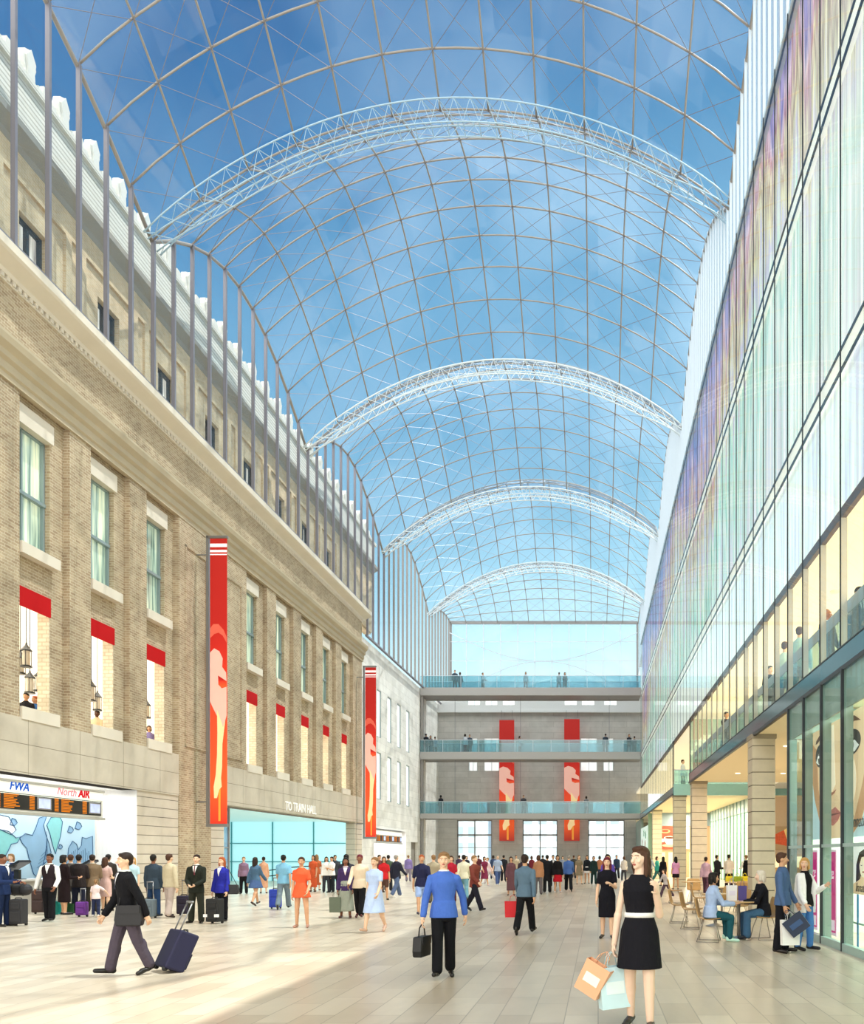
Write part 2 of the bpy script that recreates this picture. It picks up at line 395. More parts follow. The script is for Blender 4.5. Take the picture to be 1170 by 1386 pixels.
# faint inset frame on the broad pier
for (a, b, c, d) in ((31.5, 33.2, 5.9, 6.0), (31.5, 33.2, 13.7, 13.8), (31.5, 31.6, 5.9, 13.8), (33.1, 33.2, 5.9, 13.8)): mb.box(XW+.04, XW+.075, a, b, c, d)
for (a, b, c, d) in ((34.3, 36.5, 5.9, 6.0), (34.3, 36.5, 13.7, 13.8), (34.3, 34.4, 5.9, 13.8), (36.4, 36.5, 5.9, 13.8)): mb.box(XW, XW+.035, a, b, c, d)
wl = struct(mb.build('wall_left', M_brick, frame=FL))
# brick reveals of the low openings, the light on them painted in
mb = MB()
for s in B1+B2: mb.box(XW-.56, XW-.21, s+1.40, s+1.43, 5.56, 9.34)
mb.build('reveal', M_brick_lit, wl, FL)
# stone frieze and stone clad piers at ground level
mb = MB()
mb.box(XW-.6, XW+.03, -5, 31.08, 3.95, 5.54); mb.box(XW-.6, XW+.03, 33.6, 54.5, 3.85, 5.54)
struct(mb.build('trim_1', M_panel, frame=FL))
mb = MB()
mb.box(XW-1.5, XW, 28.36, 31.08, 0, 3.95); mb.box(XW-.6, XW, 33.6, 34.8, 0, 3.85); mb.box(XW-.6, XW, 53, 54.5, 0, 3.85)
struct(mb.build('trim_2', M_course, frame=FL))
# moulding under the brick frieze
mb = MB()
mb.extr([(XW-.1,14.7),(XW+.06,14.7),(XW+.06,14.85),(XW+.12,14.9),(XW+.12,15.12),(XW+.22,15.2),(XW+.22,15.36),(XW+.36,15.5),(XW+.40,15.66),(XW+.40,15.74),(XW+.1,15.9),(XW-.1,15.9)], 'y', -5, 54.62)
struct(mb.build('trim_3', M_trim, frame=FL))
mb = MB()
mb.extr([(XW-.1,17.52),(XW+.1,17.52),(XW+.14,17.62),(XW+.5,17.8),(XW+.56,17.86),(XW+.56,18.1),(XW+.5,18.14),(XW+.1,18.4),(XW-.9,18.4),(XW-.9,17.52)], 'y', -5, 54.9)
mb.box(XW-.1, XW+.05, -5, 54.6, 17.36, 17.42)
co = struct(mb.build('trim_4', M_trim_lt, frame=FL))
mb = MB(); y = 17.
while y < 54.5: mb.box(XW, XW+.09, y, y+.11, 17.40, 17.54); y += .22
mb.build('dentil_course', M_trim_lt, co, FL)

wn = 0
def upper_window(s):
    global wn; wn += 1
    mb = MB(); x = XW-.4
    z0, z1, y0, y1 = 10.5, 13.97, s, s+1.43
    for (a, b, c, d) in ((y0, y0+.07, z0, z1), (y1-.07, y1, z0, z1), (y0, y1, z0, z0+.07), (y0, y1, z1-.07, z1), (y0+.44, y0+.5, z0, z1)):
        mb.box(x-.05, x+.05, a, b, c, d)
    mb.box(x-.05, x+.08, y0, y1, 12.05, 12.15)
    w = struct(mb.build('window_%d' % wn, M_winframe, frame=FL))
    g = MB(); g.box(x-.09, x-.06, y0, y1, z0, z1); g.build('glass', M_winlit, w, FL)
    g = MB(); g.box(XW-.55, XW+.05, s-.06, s+1.55, 10.2, 10.52); g.build('sill', M_trim_lt, w, FL)
    g = MB(); g.box(XW-.4, XW-.12, s-.06, s+1.5, 13.95, 14.5); g.build('lintel', M_trim_lt, w, FL)
for s in B1+B2: upper_window(s)
for s in B1+B2:
    wn += 1
    g = MB(); g.box(XW-.9, XW+.05, s-.06, s+1.52, 5.50, 5.86)
    struct(g.build('window_%d' % wn, M_trim_lt, frame=FL))
M_red = pbr('ae060c', .7, noise=.03, emit=.10, spec=.2)
ordn = ['nearest', 'second', 'third', 'fourth', 'fifth', 'sixth', 'seventh', 'farthest']
for i, s in enumerate(B1+B2):
    mb = MB(); mb.box(XW-.19, XW-.15, s+.02, s+1.41, 8.76, 9.32)
    o = mb.build('valance', M_red, frame=FL)
    tag(o, f'plain red fabric valance across the {ordn[i]} low opening of the left brick wall', 'valance', 'red valances over the low openings')
    h = MB(); h.tube([(XW-.17, s, 9.3), (XW-.17, s+1.43, 9.3)], .02); h.build('rod', M_steel, o, FL)

# gallery behind the low openings
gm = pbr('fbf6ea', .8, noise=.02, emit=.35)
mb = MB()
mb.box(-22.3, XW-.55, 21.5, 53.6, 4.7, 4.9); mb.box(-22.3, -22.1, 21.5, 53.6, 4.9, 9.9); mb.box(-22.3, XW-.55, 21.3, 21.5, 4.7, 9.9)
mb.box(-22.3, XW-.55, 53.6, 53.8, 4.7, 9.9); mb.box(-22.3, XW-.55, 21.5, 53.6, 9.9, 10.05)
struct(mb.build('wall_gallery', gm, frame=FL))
def area(name, x, y, z, sx, sy, power, col='ffffff', rot=(0,0,0), frame=FW):
    l = bpy.data.lights.new(name, 'AREA'); l.shape = 'RECTANGLE'; l.size = sx; l.size_y = sy; l.energy = power; l.color = srgb(col)[:3]
    from mathutils import Euler
    return link(name, l, frame @ Matrix.Translation((x, y, z)) @ Euler(rot).to_matrix().to_4x4())
for y in (25, 31, 38, 44, 50): area('gallery_ceiling_light', -19, y, 9.8, 3, 4, 120, 'fff4e2', frame=FL)

# hanging lanterns in the gallery
def lantern(x, y, z, label):
    c = MB(); c.tube([(x, y, z+.75), (x, y, 9.88)], .012, 5)
    t = c.build('pendant_lantern', M_dark, frame=FL); tag(t, label, 'lamp', 'pendant lanterns in the gallery')
    b = MB(); b.lathe([(.16, 0), (.16, .05), (.13, .06)], (x, y, z), 8); b.lathe([(.13, .5), (.17, .52), (.10, .6), (.03, .7), (.02, .76)], (x, y, z), 8)
    for k in range(4):
        a = k*PI/2+.4; b.tube([(x+.13*math.cos(a), y+.13*math.sin(a), z+.05), (x+.13*math.cos(a), y+.13*math.sin(a), z+.52)], .012, 4)
    b.build('cage', M_dark, t, FL)
    g = MB(); g.lathe([(.10, .06), (.11, .3), (.10, .5)], (x, y, z), 10); g.build('lamp_glass', pbr('b9b2a2', .3, emit=.15), t, FL)
lantern(-17.9, 24.85, 7.45, 'right lantern of the front pair in the nearest low opening')
lantern(-18.3, 25.15, 7.30, 'lowest lantern of the front pair in the nearest low opening')
lantern(-18.9, 26.4, 6.95, 'left lantern of the rear pair in the nearest low opening')
lantern(-18.9, 26.85, 7.1, 'right lantern of the rear pair in the nearest low opening')
lantern(-17.9, 28.0, 7.0, 'single lantern hanging high in the second low opening')
lantern(-19.2, 30.4, 7.1, 'fainter lantern hanging behind in the second low opening')
lantern(-18.3, 32.1, 7.1, 'lantern hanging in the third low opening left of the banner')

# ------------------------------------------------ upper storey behind the glass (set back, x = -17.8)
XU = -17.8
mb = MB(); ho = []
uw = [20.6+3.8*k for k in range(1, 9)]
for s in uw: ho += [(s, s+1.25, 19.3, 21.2)]
grid_wall(mb, -5, 61, 18.3, 22.9, ho, XU-.5, XU)
grid_wall(mb, -5, 61, 18.4, 22.9, [(s-.75, s+2.0, 18.3, 22.0) for s in uw] + [(s+2.3, s+2.75, 18.3, 22.0) for s in uw[:-1]], XU, XU+.09)
struct(mb.build('wall_left_upper', M_brick_up, frame=FL))
for k, s in enumerate(uw):
    wn += 1; mb = MB(); x = XU-.3
    for (a, b, c, d) in ((s, s+.09, 19.3, 21.2), (s+1.16, s+1.25, 19.3, 21.2), (s+.57, s+.68, 19.3, 21.2), (s, s+1.25, 19.3, 19.38), (s, s+1.25, 21.1, 21.2)): mb.box(x, x+.12, a, b, c, d)
    w = struct(mb.build('window_%d' % wn, M_dark, frame=FL))
    g = MB(); g.box(x-.03, x, s, s+1.25, 19.3, 21.2); g.build('glass', M_winup, w, FL)
mb = MB()
mb.extr([(XU-.4,22.8),(XU+.1,22.8),(XU+.18,22.95),(XU+.5,23.15),(XU+.5,23.35),(XU-.4,23.4)], 'y', -5, 61.2)
struct(mb.build('trim_5', pbr('9a958c', .8, noise=.1, nscale=2), frame=FL))
mb = MB(); mb.box(XU-.3, XU+.3, -5, 61, 23.4, 24.9); mb.box(XU-.4, XU+.42, -5, 61.1, 24.9, 25.1); mb.box(XU-.3, XU+.36, -5, 61, 23.38, 23.55)
pa = struct(mb.build('trim_6', M_parapet, frame=FL))
y = 19.7; k = 0
M_ant = pbr('dddcd5', .6, noise=.05)
while y < 60:
    a = MB()
    a.extr([(y-.26,25.1),(y+.26,25.1),(y+.18,25.3),(y+.28,25.6),(y+.2,25.88),(y,26.0),(y-.2,25.88),(y-.28,25.6),(y-.18,25.3)], 'x', XU+.12, XU+.34)
    a.extr([(y-.16,25.1),(y+.16,25.1),(y+.14,25.4),(y+.2,25.7),(y,26.0),(y-.2,25.7),(y-.14,25.4)], 'x', XU+.30, XU+.40)
    a.build('antefix', M_ant, pa, FL)
    b = MB(); yy = y+.78
    b.extr([(yy-.42,25.1),(yy+.42,25.1),(yy+.4,25.3),(yy+.2,25.25),(yy+.16,25.5),(yy-.16,25.5),(yy-.2,25.25),(yy-.4,25.3)], 'x', XU+.15, XU+.34)
    b.build('scroll', M_ant, pa, FL)
    y += 1.56; k += 1

# ------------------------------------------------ glass curtain wall and vault
V0, BAY = -1.0, 15.1
NB = 11
def hump(Y):
    t = ((Y-V0)/BAY) % 1.0
    return 3.2*math.sin(PI*(t**.93))
def roof_z(u, Y):
    base = 23.75+1.15*u
    z = base + 4.15*(1-(2*u-1)**2)**.92 + hump(Y)
    if Y > 74.5:
        k = min(1, (Y-74.5)/10.5); k2 = k**1.6
        z = (base + 4.15*(1-(2*u-1)**2)**.92 + 2.6*math.sin(PI*min(.5, k*.5))*(1-u*.2))*(1-k2) + 26.0*k2
    return z
def roof_x(u, Y):
    xl = -16.35+.0109*Y; xr = 4.95-.0091*Y
    return xl+(xr-xl)*u
NODES = [V0 + BAY*(i/NB) for i in range(0, 5*NB+1)] + [74.5+1.3125*i for i in range(1, 9)]
mb = MB(); NU = 12
for i in range(len(NODES)-1):
    for j in range(NU):
        q = []
        for (a, b) in ((i, j), (i+1, j), (i+1, j+1), (i, j+1)):
            Y = NODES[a]; u = b/NU; q.append((roof_x(u, Y), Y, roof_z(u, Y)))
        mb.quad(*q)
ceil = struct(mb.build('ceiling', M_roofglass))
for Y in NODES:
    mb = MB(); mb.tube([(roof_x(j/24, Y), Y, roof_z(j/24, Y)-.03) for j in range(25)], .036, 6)
    mb.build('rib', M_rib, ceil, smooth=True)
for j in range(NU+1):
    u = j/NU; mb = MB(); mb.tube([(roof_x(u, Y), Y, roof_z(u, Y)-.05) for Y in NODES], .038 if 0 < j < NU else .07, 6)
    mb.build('purlin', M_rib, ceil, smooth=True)
mb = MB()
for i in range(13, len(NODES)-1):
    for j in range(NU):
        P = lambda a, b: (roof_x(b/NU, NODES[a]), NODES[a], roof_z(b/NU, NODES[a])-.10)
        mb.tube([P(i, j), P(i+1, j+1)], .011, 3); mb.tube([P(i, j+1), P(i+1, j)], .011, 3)
mb.build('bracing_cable', M_mull, ceil)
# lattice arches at the valleys
M_blue = pbr('a9c4d6', .4, .2, noise=.02)
for kk in range(2, 6):
    Y = V0+BAY*kk
    ma = M_wrib if kk > 2 else M_blue
    mb = MB(); rs_ = .8 if kk > 2 else .55
    dp = lambda u: .62*min(1, 2.5*math.sin(PI*u)+.1)
    for (dy, lo_, r) in ((-.55, 0, .05), (.55, 0, .05), (-.3, 1, .045), (.3, 1, .045)):
        mb.tube([(roof_x(j/36, Y+dy), Y+dy, roof_z(j/36, Y)-.12-lo_*dp(j/36)) for j in range(37)], r*rs_, 6)
    t = mb.build('arch_truss', ma, ceil, smooth=True)
    mb = MB()
    for j in range(36):
        u0, u1, um = j/36, (j+1)/36, (j+.5)/36
        z0, z1, zm = roof_z(u0, Y)-.12, roof_z(u1, Y)-.12, roof_z(um, Y)-.12-dp(um)
        for s1 in (-1, 1):
            mb.tube([(roof_x(u0, Y), Y+s1*.55, z0), (roof_x(um, Y), Y+s1*.3, zm)], .02*rs_, 4)
            mb.tube([(roof_x(u1, Y), Y+s1*.55, z1), (roof_x(um, Y), Y+s1*.3, zm)], .02*rs_, 4)
        mb.tube([(roof_x(u0, Y), Y-.55, z0), (roof_x(u1, Y), Y+.55, z1)], .018, 4)
        mb.tube([(roof_x(um, Y), Y-.3, zm), (roof_x(um, Y), Y+.3, zm)], .018, 4)
    mb.build('lattice', ma, t)

def zb(Y): return 18.4 if Y < 55 else 16.5
mb = MB()
for i in range(12, len(NODES)-1):
    a, b = NODES[i], NODES[i+1]; z = zb((a+b)/2)
    mb.quad((roof_x(0, a), a, z), (roof_x(0, b), b, z), (roof_x(0, b), b, roof_z(0, b)), (roof_x(0, a), a, roof_z(0, a)))
wg = struct(mb.build('wall_left_glazing', M_sideglass))
for i in range(12, len(NODES)):
    Y = NODES[i]; x = roof_x(0, Y); mb = MB()
    mb.box(x-.03, x+.09, Y-.035, Y+.035, zb(Y), roof_z(0, Y)); mb.box(x+.09, x+.11, Y-.05, Y+.05, zb(Y), roof_z(0, Y))
    mb.build('mullion', M_mull if Y < 60 else M_bandgrey, wg)
mb = MB(); mb.tube([(roof_x(0, 55)+.05, 55, 16.55), (roof_x(0, 85)+.05, 85, 16.55)], .1, 6); mb.tube([(roof_x(0, 14)+.05, 14, 18.45), (roof_x(0, 55)+.05, 55, 18.45)], .05, 6)
mb.build('base_rail', M_mull, wg)
# pale strip of glazing above the right facade
mb = MB()
for i in range(12, len(NODES)-1):
    a, b = NODES[i], NODES[i+1]
    mb.quad((roof_x(1, a), a, 20.5), (roof_x(1, b), b, 20.5), (roof_x(1, b), b, roof_z(1, b)), (roof_x(1, a), a, roof_z(1, a)))
wg2 = struct(mb.build('wall_right_glazing', glass('e6f0f4', .03, haze=.3, hcol='e8f2fa')))
for i in range(24, 2*len(NODES)-1):
    a = NODES[i//2]; Y = a if i % 2 == 0 else (a+NODES[i//2+1])/2; x = roof_x(1, Y); mb = MB()
    if Y > 80: break
    zt = roof_z(1, Y)
    mb.box(x-.08, x, Y-.03, Y+.03, 20.5, zt)
    mb.build('mullion', M_mull_lt, wg2)

# ------------------------------------------------ pale stone wing beyond the brick (frame FL)
ho = []
wy = [58.4, 61.25, 64.1, 67.0]
for s in wy: ho += [(s, s+1.15, 5.74, 9.15), (s, s+1.15, 10.25, 13.7)]
ho += [(57.5, 66.5, 0, 3.6), (68.6, 71.2, 0, 2.8)]
mb = MB(); grid_wall(mb, 54.5, 80.2, 0, 16.5, ho, XW-.6, XW-.1); 
struct(mb.build('wall_left_far', M_white_wall, frame=FL))
for s in wy:
    for (a, b) in ((5.74, 9.15), (10.25, 13.7)):
        wn += 1
        mb = MB(); mb.box(XW-.2, XW-.13, s, s+.06, a, b); mb.box(XW-.2, XW-.13, s+1.09, s+1.15, a, b); mb.box(XW-.2, XW-.13, s, s+1.15, a, a+.06); mb.box(XW-.2, XW-.13, s, s+1.15, b-.06, b)
        w = struct(mb.build('window_%d' % wn, M_winframe, frame=FL))
        g = MB(); g.box(XW-.24, XW-.2, s, s+1.15, a, b); g.build('glass', M_winwhite, w, FL)
mb = MB(); mb.box(XW-.45, XW-.35, 68.6, 71.2, 0, 2.8); struct(mb.build('door_1', pbr('8c857b', .6), frame=FL))
mb = MB(); mb.box(XW-.05, XW+.15, 72.0, 72.25, 0, 16.5); struct(mb.build('trim_7', M_bandgrey, frame=FL))

# ------------------------------------------------ ticket niche, near
def niche(y0, y1, zt, depth, nm):
    mb = MB(); xb = XW-depth
    mb.box(xb-.15, xb, y0-.2, y1+.2, 0, zt+.3); mb.box(xb, XW-.02, y1, y1+.1, 0, zt)
    mb.box(xb, XW-.02, y0-.1, y0, 0, zt); mb.box(xb, XW, y0-.1, y1+.1, zt, zt+.12)
    return struct(mb.build(nm, pbr('efedea', .65, noise=.02, emit=.04), frame=FL))
niche(14, 28.36, 3.95, 1.45, 'wall_ticket_niche')
niche(57.5, 66.5, 3.6, 1.45, 'wall_far_niche')
area('niche_light', XW-.75, 24, 3.85, 1.0, 8, 110, 'ffffff', frame=FL)
area('far_niche_light', XW-.75, 62, 3.5, 1.0, 8, 130, 'f4f6ff', frame=FL)

# world map on the back of the niche
M_map = pbr('b4d4ea', .5, noise=.22, nscale=.6, emit=.1, ecol='a9d2ec'); M_line = pbr('2c5a84', .6, noise=0)
M_land = pbr('86b0d4', .5, noise=.2, nscale=2, emit=.05); M_land2 = pbr('7fc6cc', .5, noise=.1, emit=.08); M_land3 = pbr('e4f2f8', .5, noise=.05, emit=.1)
xm = XW-1.43
mb = MB(); mb.box(xm, xm+.03, 17.0, 28.2, .55, 2.95)
wm_ = tag(mb.build('wall_map', M_map, frame=FL), 'large pale blue world map lining the back of the ticket counter', 'map')
# map pieces are placed by (v = fraction along, h = fraction up) of the visible half
def mp(u, v): return (23.1+5.0*u, .55+2.4*v)
def land(pts, mt, nm):
    b = MB(); b.extr([mp(*p) for p in pts], 'x', xm+.03, xm+.036); o = b.build(nm, mt, wm_, FL)
    b = MB(); q = [(xm+.04,)+mp(*p) for p in pts]; b.tube(q+[q[0]], .014, 4); b.build('coastline', M_line, o, FL)
land([(.0,.42),(.03,.72),(.06,.80),(.12,.78),(.2,.76),(.26,.68),(.30,.70),(.27,.62),(.22,.6),(.19,.5),(.16,.42),(.1,.36),(.04,.38)], M_land2, 'continent')
land([(.29,.68),(.34,.74),(.40,.72),(.43,.82),(.46,.95),(.53,.99),(.50,.86),(.52,.74),(.55,.62),(.57,.5),(.53,.38),(.50,.34),(.45,.16),(.41,.22),(.37,.42),(.35,.55),(.31,.62)], M_land, 'continent')
land([(.53,.86),(.57,.97),(.65,.99),(.68,.92),(.66,.72),(.61,.48),(.58,.62),(.56,.74)], M_land2, 'continent')
land([(.70,.28),(.73,.42),(.74,.56),(.78,.66),(.82,.62),(.84,.54),(.87,.60),(.88,.72),(.92,.70),(.99,.74),(1.,.2),(.92,.1),(.86,.22),(.80,.3),(.75,.3)], M_land, 'continent')
land([(.08,.86),(.12,.96),(.2,.94),(.26,.78),(.22,.72),(.16,.76),(.1,.8)], M_land3, 'continent')
for (u, v, r) in ((.24,.88,.03),(.05,.88,.025),(.76,.82,.03),(.84,.88,.035),(.66,.58,.02)):
    land([(u-r,v-r*1.2),(u-r*.4,v+r*1.6),(u+r*.6,v+r),(u+r,v-r*.3),(u+r*.2,v-r*1.6)], M_land, 'island')
b = MB()
for k in range(9): b.tube([(xm+.042,)+mp(.44+.012*k, .30+.05*(k % 4)), (xm+.042,)+mp(.53, .38+.05*k % .5)], .006, 3)
for k in range(10): b.tube([(xm+.042,)+mp(.74+.025*k, .25+.04*(k % 3)), (xm+.042,)+mp(.77+.02*k, .5+.02*(k % 4))], .006, 3)
b.build('border_line', M_line, wm_, FL)['kind'] = 'stuff'

# service counter + check-in screens
def counter(y0, y1, label, n, far=False):
    b = MB(); b.box(XW-.55, XW+.0, y0, y1, 0, .92)
    t = tag(b.build('service_counter', pbr('b9b4a9', .5, noise=.06, nscale=2), frame=FL), label, 'counter')
    b = MB(); b.box(XW-.6, XW+.05, y0-.05, y1+.05, .92, .97); b.build('countertop', pbr('d7d3cb', .3), t, FL)
    b = MB()
    k = y0+1.2
    while k < y1: b.box(XW+.0, XW+.01, k, k+.02, .05, .9); k += 1.3
    b.build('panel_joint', M_dark, t, FL)
counter(17.0, 27.6, 'long grey stone ticket counter in front of the world map', 4)
counter(58.0, 65.8, 'far ticket counter in the niche beyond the second banner', 2, True)
def screen(y, label):
    b = MB(); b.box(XW-.32, XW-.18, y-.05, y+.05, .97, 1.25)
    t = tag(b.build('check_in_screen', M_black, frame=FL), label, 'monitor', 'black check-in screens on the ticket counter')
    b = MB(); b.extr([(XW-.48,1.2),(XW-.02,1.46),(XW-.05,1.52),(XW-.51,1.26)], 'y', y-.24, y+.24); b.build('screen', M_black, t, FL)
    b = MB(); b.box(XW-.4, XW-.1, y-.15, y+.15, .965, .99); b.build('base', M_dark, t, FL)
screen(22.9, 'black tilted check-in screen left of the vested man with white sleeves')
screen(26.0, 'black tilted check-in screen between the dark suit and the tan jacket')

# flight boards with the airline names
def board(y0, y1, z0, z1, label, names):
    t = MB(); t.box(XW-.12, XW+.03, y0, y1, z0, z1)
    B = tag(t.build('flight_board', pbr('d9d6cd', .5, noise=.02, emit=.1), frame=FL), label, 'sign')
    h = z1-z0
    p = MB(); p.box(XW+.03, XW+.045, y0, y1-.1, z0+.1*h, z0+.62*h); p.build('display', M_black, B, FL)
    p = MB(); p.box(XW+.03, XW+.05, y0, y1-.02, z0+.68*h, z1-.04); p.build('name_strip', pbr('f6f6ee', .5, noise=0, emit=.35), B, FL)
    p = MB(); p.box(XW-.14, XW+.1, y0-.05, y1+.03, z0-.05, z0+.03); p.box(XW-.14, XW+.08, y0-.05, y1+.03, z1-.03, z1+.03); p.build('casing', pbr('b5b2ab', .4, .3), B, FL)
    lines = MB(); y = y1-.12-(1.0 if y1-y0 > 5 else .6)
    rnd = random.Random(3); scr = []
    if y1-y0 > 5:
        y = y1-.12
        while y > y0+2.2:
            scr.append((y-.62, y-.04)); y -= .66
            for k in range(9):
                z = z0+h*(.14+.052*k)
                lines.box(XW+.045, XW+.052, y-.26, y-.06, z, z+.028); lines.box(XW+.045, XW+.052, y-1.25-.0, y-1.25+rnd.uniform(.32, .6), z, z+.028)
                lines.box(XW+.045, XW+.052, y-1.55, y-1.38, z, z+.028)
            y -= 1.68
        for (a, b) in scr:
            p = MB(); p.box(XW+.045, XW+.07, a, b, z0+.16*h, z0+.56*h); s_ = p.build('screen', M_bandgrey, B, FL)
            p = MB(); p.box(XW+.07, XW+.075, a+.05, b-.05, z0+.2*h, z0+.52*h); p.build('picture', pbr('a9b4d8', .4, noise=.6, nscale=5, emit=.6), s_, FL)
    else:
        for c in range(4):
            for k in range(9):
                z = z0+h*(.14+.052*k); a = y0+.3+c*(y1-y0-.6)/4
                lines.box(XW+.045, XW+.052, a, a+rnd.uniform(.3, .8), z, z+.028)
    lines.build('flight_line', emis('f08a2a', .9), B, FL)['kind'] = 'stuff'
    q = MB(); q.box(XW+.045, XW+.052, y0+.1, y1-.15, z0+.635*h, z0+.66*h); q.box(XW+.045, XW+.052, y0+.1, y1-.15, z0+.585*h, z0+.6*h); q.build('heading_line', pbr('e6ece2', .5, noise=0, emit=.4), B, FL)
    for (tx, yy, mt, sh, bo) in names:
        text_obj(tx, .24*h/.9*1.5, mt, FL @ Matrix.Translation((XW+.055, yy, z0+.72*h)) @ R_PX, B, 'airline_name', .006, sh, bo)
blu = emis('2a63c8', .9); rd = emis('d3202a', 1.0); rdl = emis('f08a90', 1.0)
board(15.0, 26.35, 2.85, 3.72, 'flight board under FWA and NorthAIR names above the ticket counter', [('FWA', 22.55, blu, .25, .006), ('North', 24.55, rdl, .25, 0.0), ('AIR', 25.36, rd, .15, .012)])
board(57.8, 65.0, 2.6, 3.5, 'small flight board seen right of the second red banner', [])

# ------------------------------------------------ train hall opening
mb = MB()
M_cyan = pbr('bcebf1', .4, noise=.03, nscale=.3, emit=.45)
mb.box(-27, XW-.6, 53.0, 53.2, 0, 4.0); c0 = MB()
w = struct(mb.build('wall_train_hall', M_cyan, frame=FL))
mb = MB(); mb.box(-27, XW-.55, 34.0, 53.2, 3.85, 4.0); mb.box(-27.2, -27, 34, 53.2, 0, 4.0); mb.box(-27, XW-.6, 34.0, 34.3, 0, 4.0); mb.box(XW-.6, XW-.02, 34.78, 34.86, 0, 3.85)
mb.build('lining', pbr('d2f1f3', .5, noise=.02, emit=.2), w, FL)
mb = MB()
for x in (-19.2, -21.9, -24.6): mb.box(x-.03, x+.03, 52.9, 53, 0, 3.85)
for z in (1.25, 2.45): mb.box(-27, XW-.6, 52.9, 53, z-.03, z+.03)
mb.build('glazing_bar', pbr('58a2ac', .5), w, FL)
mb = MB(); mb.box(XW-.5, XW-.42, 36.15, 36.27, 0, 3.85); mb.box(XW-.5, XW-.42, 34.8, 36.2, 1.98, 2.03); mb.box(XW-.55, XW-.4, 34.8, 53, 3.78, 3.86); mb.build('frame', M_bandgrey, w, FL)
mb = MB(); mb.box(XW-.47, XW-.45, 34.86, 36.15, 0, 3.78); mb.build('side_pane', glass('cfe4f2', .06, haze=.3, hcol='c9dcf0'), w, FL)
area('train_hall_light', -20, 43, 3.75, 5, 14, 170, 'd6f6fa', frame=FL)
# curved rails in front of the glass wall
mb = MB(); mb.tube([(-22.5+.45*k, 52.2, .55+.10*k-.006*k*k) for k in range(13)], .035, 6); mb.tube([(-22.5+.45*k, 52.2, .2+.09*k-.006*k*k) for k in range(13)], .035, 6)
for k in (0, 6, 12): mb.tube([(-22.5+.45*k, 52.2, 0), (-22.5+.45*k, 52.2, .55+.10*k-.006*k*k)], .03, 6)
tag(mb.build('handrail', M_dark, frame=FL), 'dark curved handrail in front of the cyan glass wall of the train hall', 'railing')
sg = empty('wall_sign', FL @ Matrix.Translation((XW+.05, 44.3, 4.1))); tag(sg, 'metal lettering TO TRAIN HALL on the stone above the cyan opening', 'sign')
text_obj('TO TRAIN HALL', .66, pbr('fbfbf8', .4, 0, noise=0, emit=.15), FL @ Matrix.Translation((XW+.045, 43.6, 3.98)) @ R_PX, sg, 'lettering', .008, bold=.006, sx=.92)

# ------------------------------------------------ red banners
def banner_mat(far):
    m, t, ns, ls = nt('printed_banner')
    out = N(t, 'ShaderNodeOutputMaterial'); b = N(t, 'ShaderNodeBsdfPrincipled', inp={'Roughness': .55})
    tc = N(t, 'ShaderNodeTexCoord'); sp = N(t, 'ShaderNodeSeparateXYZ'); ls.new(tc.outputs['Generated'], sp.inputs[0])
    cr = N(t, 'ShaderNodeValToRGB'); e = cr.color_ramp.elements
    e[0].position = 0; e[0].color = srgb('e8341c' if not far else 'b02a22'); e[1].position = 1; e[1].color = srgb('b01408')
    for p, c in ((.12, 'f25a22'), (.4, 'ee4420'), (.62, 'c81c0c'), (.72, 'b81206')):
        x = e.new(p); x.color = srgb(c)
    ls.new(sp.outputs[2], cr.inputs[0])
    ls.new(cr.outputs[0], b.inputs['Base Color']); ls.new(cr.outputs[0], b.inputs['Emission Color']); b.inputs['Emission Strength'].default_value = .28
    ls.new(b.outputs[0], out.inputs[0]); return m
M_ban = banner_mat(False); M_ban2 = banner_mat(True)
M_pink = pbr('f4b8a8', .6, noise=.08, nscale=3, emit=.28); M_peach = pbr('fdd8a0', .6, noise=.04, emit=.3); M_orange = pbr('f9a03a', .6, noise=.05, emit=.28); M_salmon = pbr('e0604a', .6, noise=.05, emit=.25)
def figure_shapes(b_, x0, w, z0, h, y, par, frame):
    """pale figure reaching down, printed on the cloth. fractions measured from the top left"""
    def P(u, v): return (x0+w*u, z0+h*(1-v))
    def sh(pts, mt, nm, dy):
        q = MB(); q.extr([P(*p) for p in pts], 'y', y-dy-.004, y-dy); q.build(nm, mt, par, frame)
    sh([(.0,.315),(.2,.30),(.5,.30),(.8,.32),(.98,.345),(.98,.365),(.75,.34),(.5,.33),(.25,.335),(.0,.35)], M_salmon, 'printed_arc', .004)
    sh([(.0,.40),(.25,.385),(.55,.395),(.75,.42),(.72,.45),(.95,.47),(.98,.5),(.98,.62),(.8,.66),(.62,.64),(.4,.62),(.15,.59),(.0,.57)], M_pink, 'printed_figure', .004)
    sh([(.48,.48),(.98,.50),(.98,.52),(.7,.525),(.5,.512)], M_ban, 'printed_gap', .009)
    sh([(.42,.60),(.78,.66),(.9,.64),(.74,.72),(.72,.80),(.66,.84),(.70,.87),(.55,.88),(.42,.91),(.25,.91),(.22,.87),(.34,.83),(.42,.76),(.44,.68)], M_peach, 'printed_arm', .009)
    sh([(.5,.70),(.62,.70),(.62,.99),(.5,.99)], M_orange, 'printed_ray', .002)
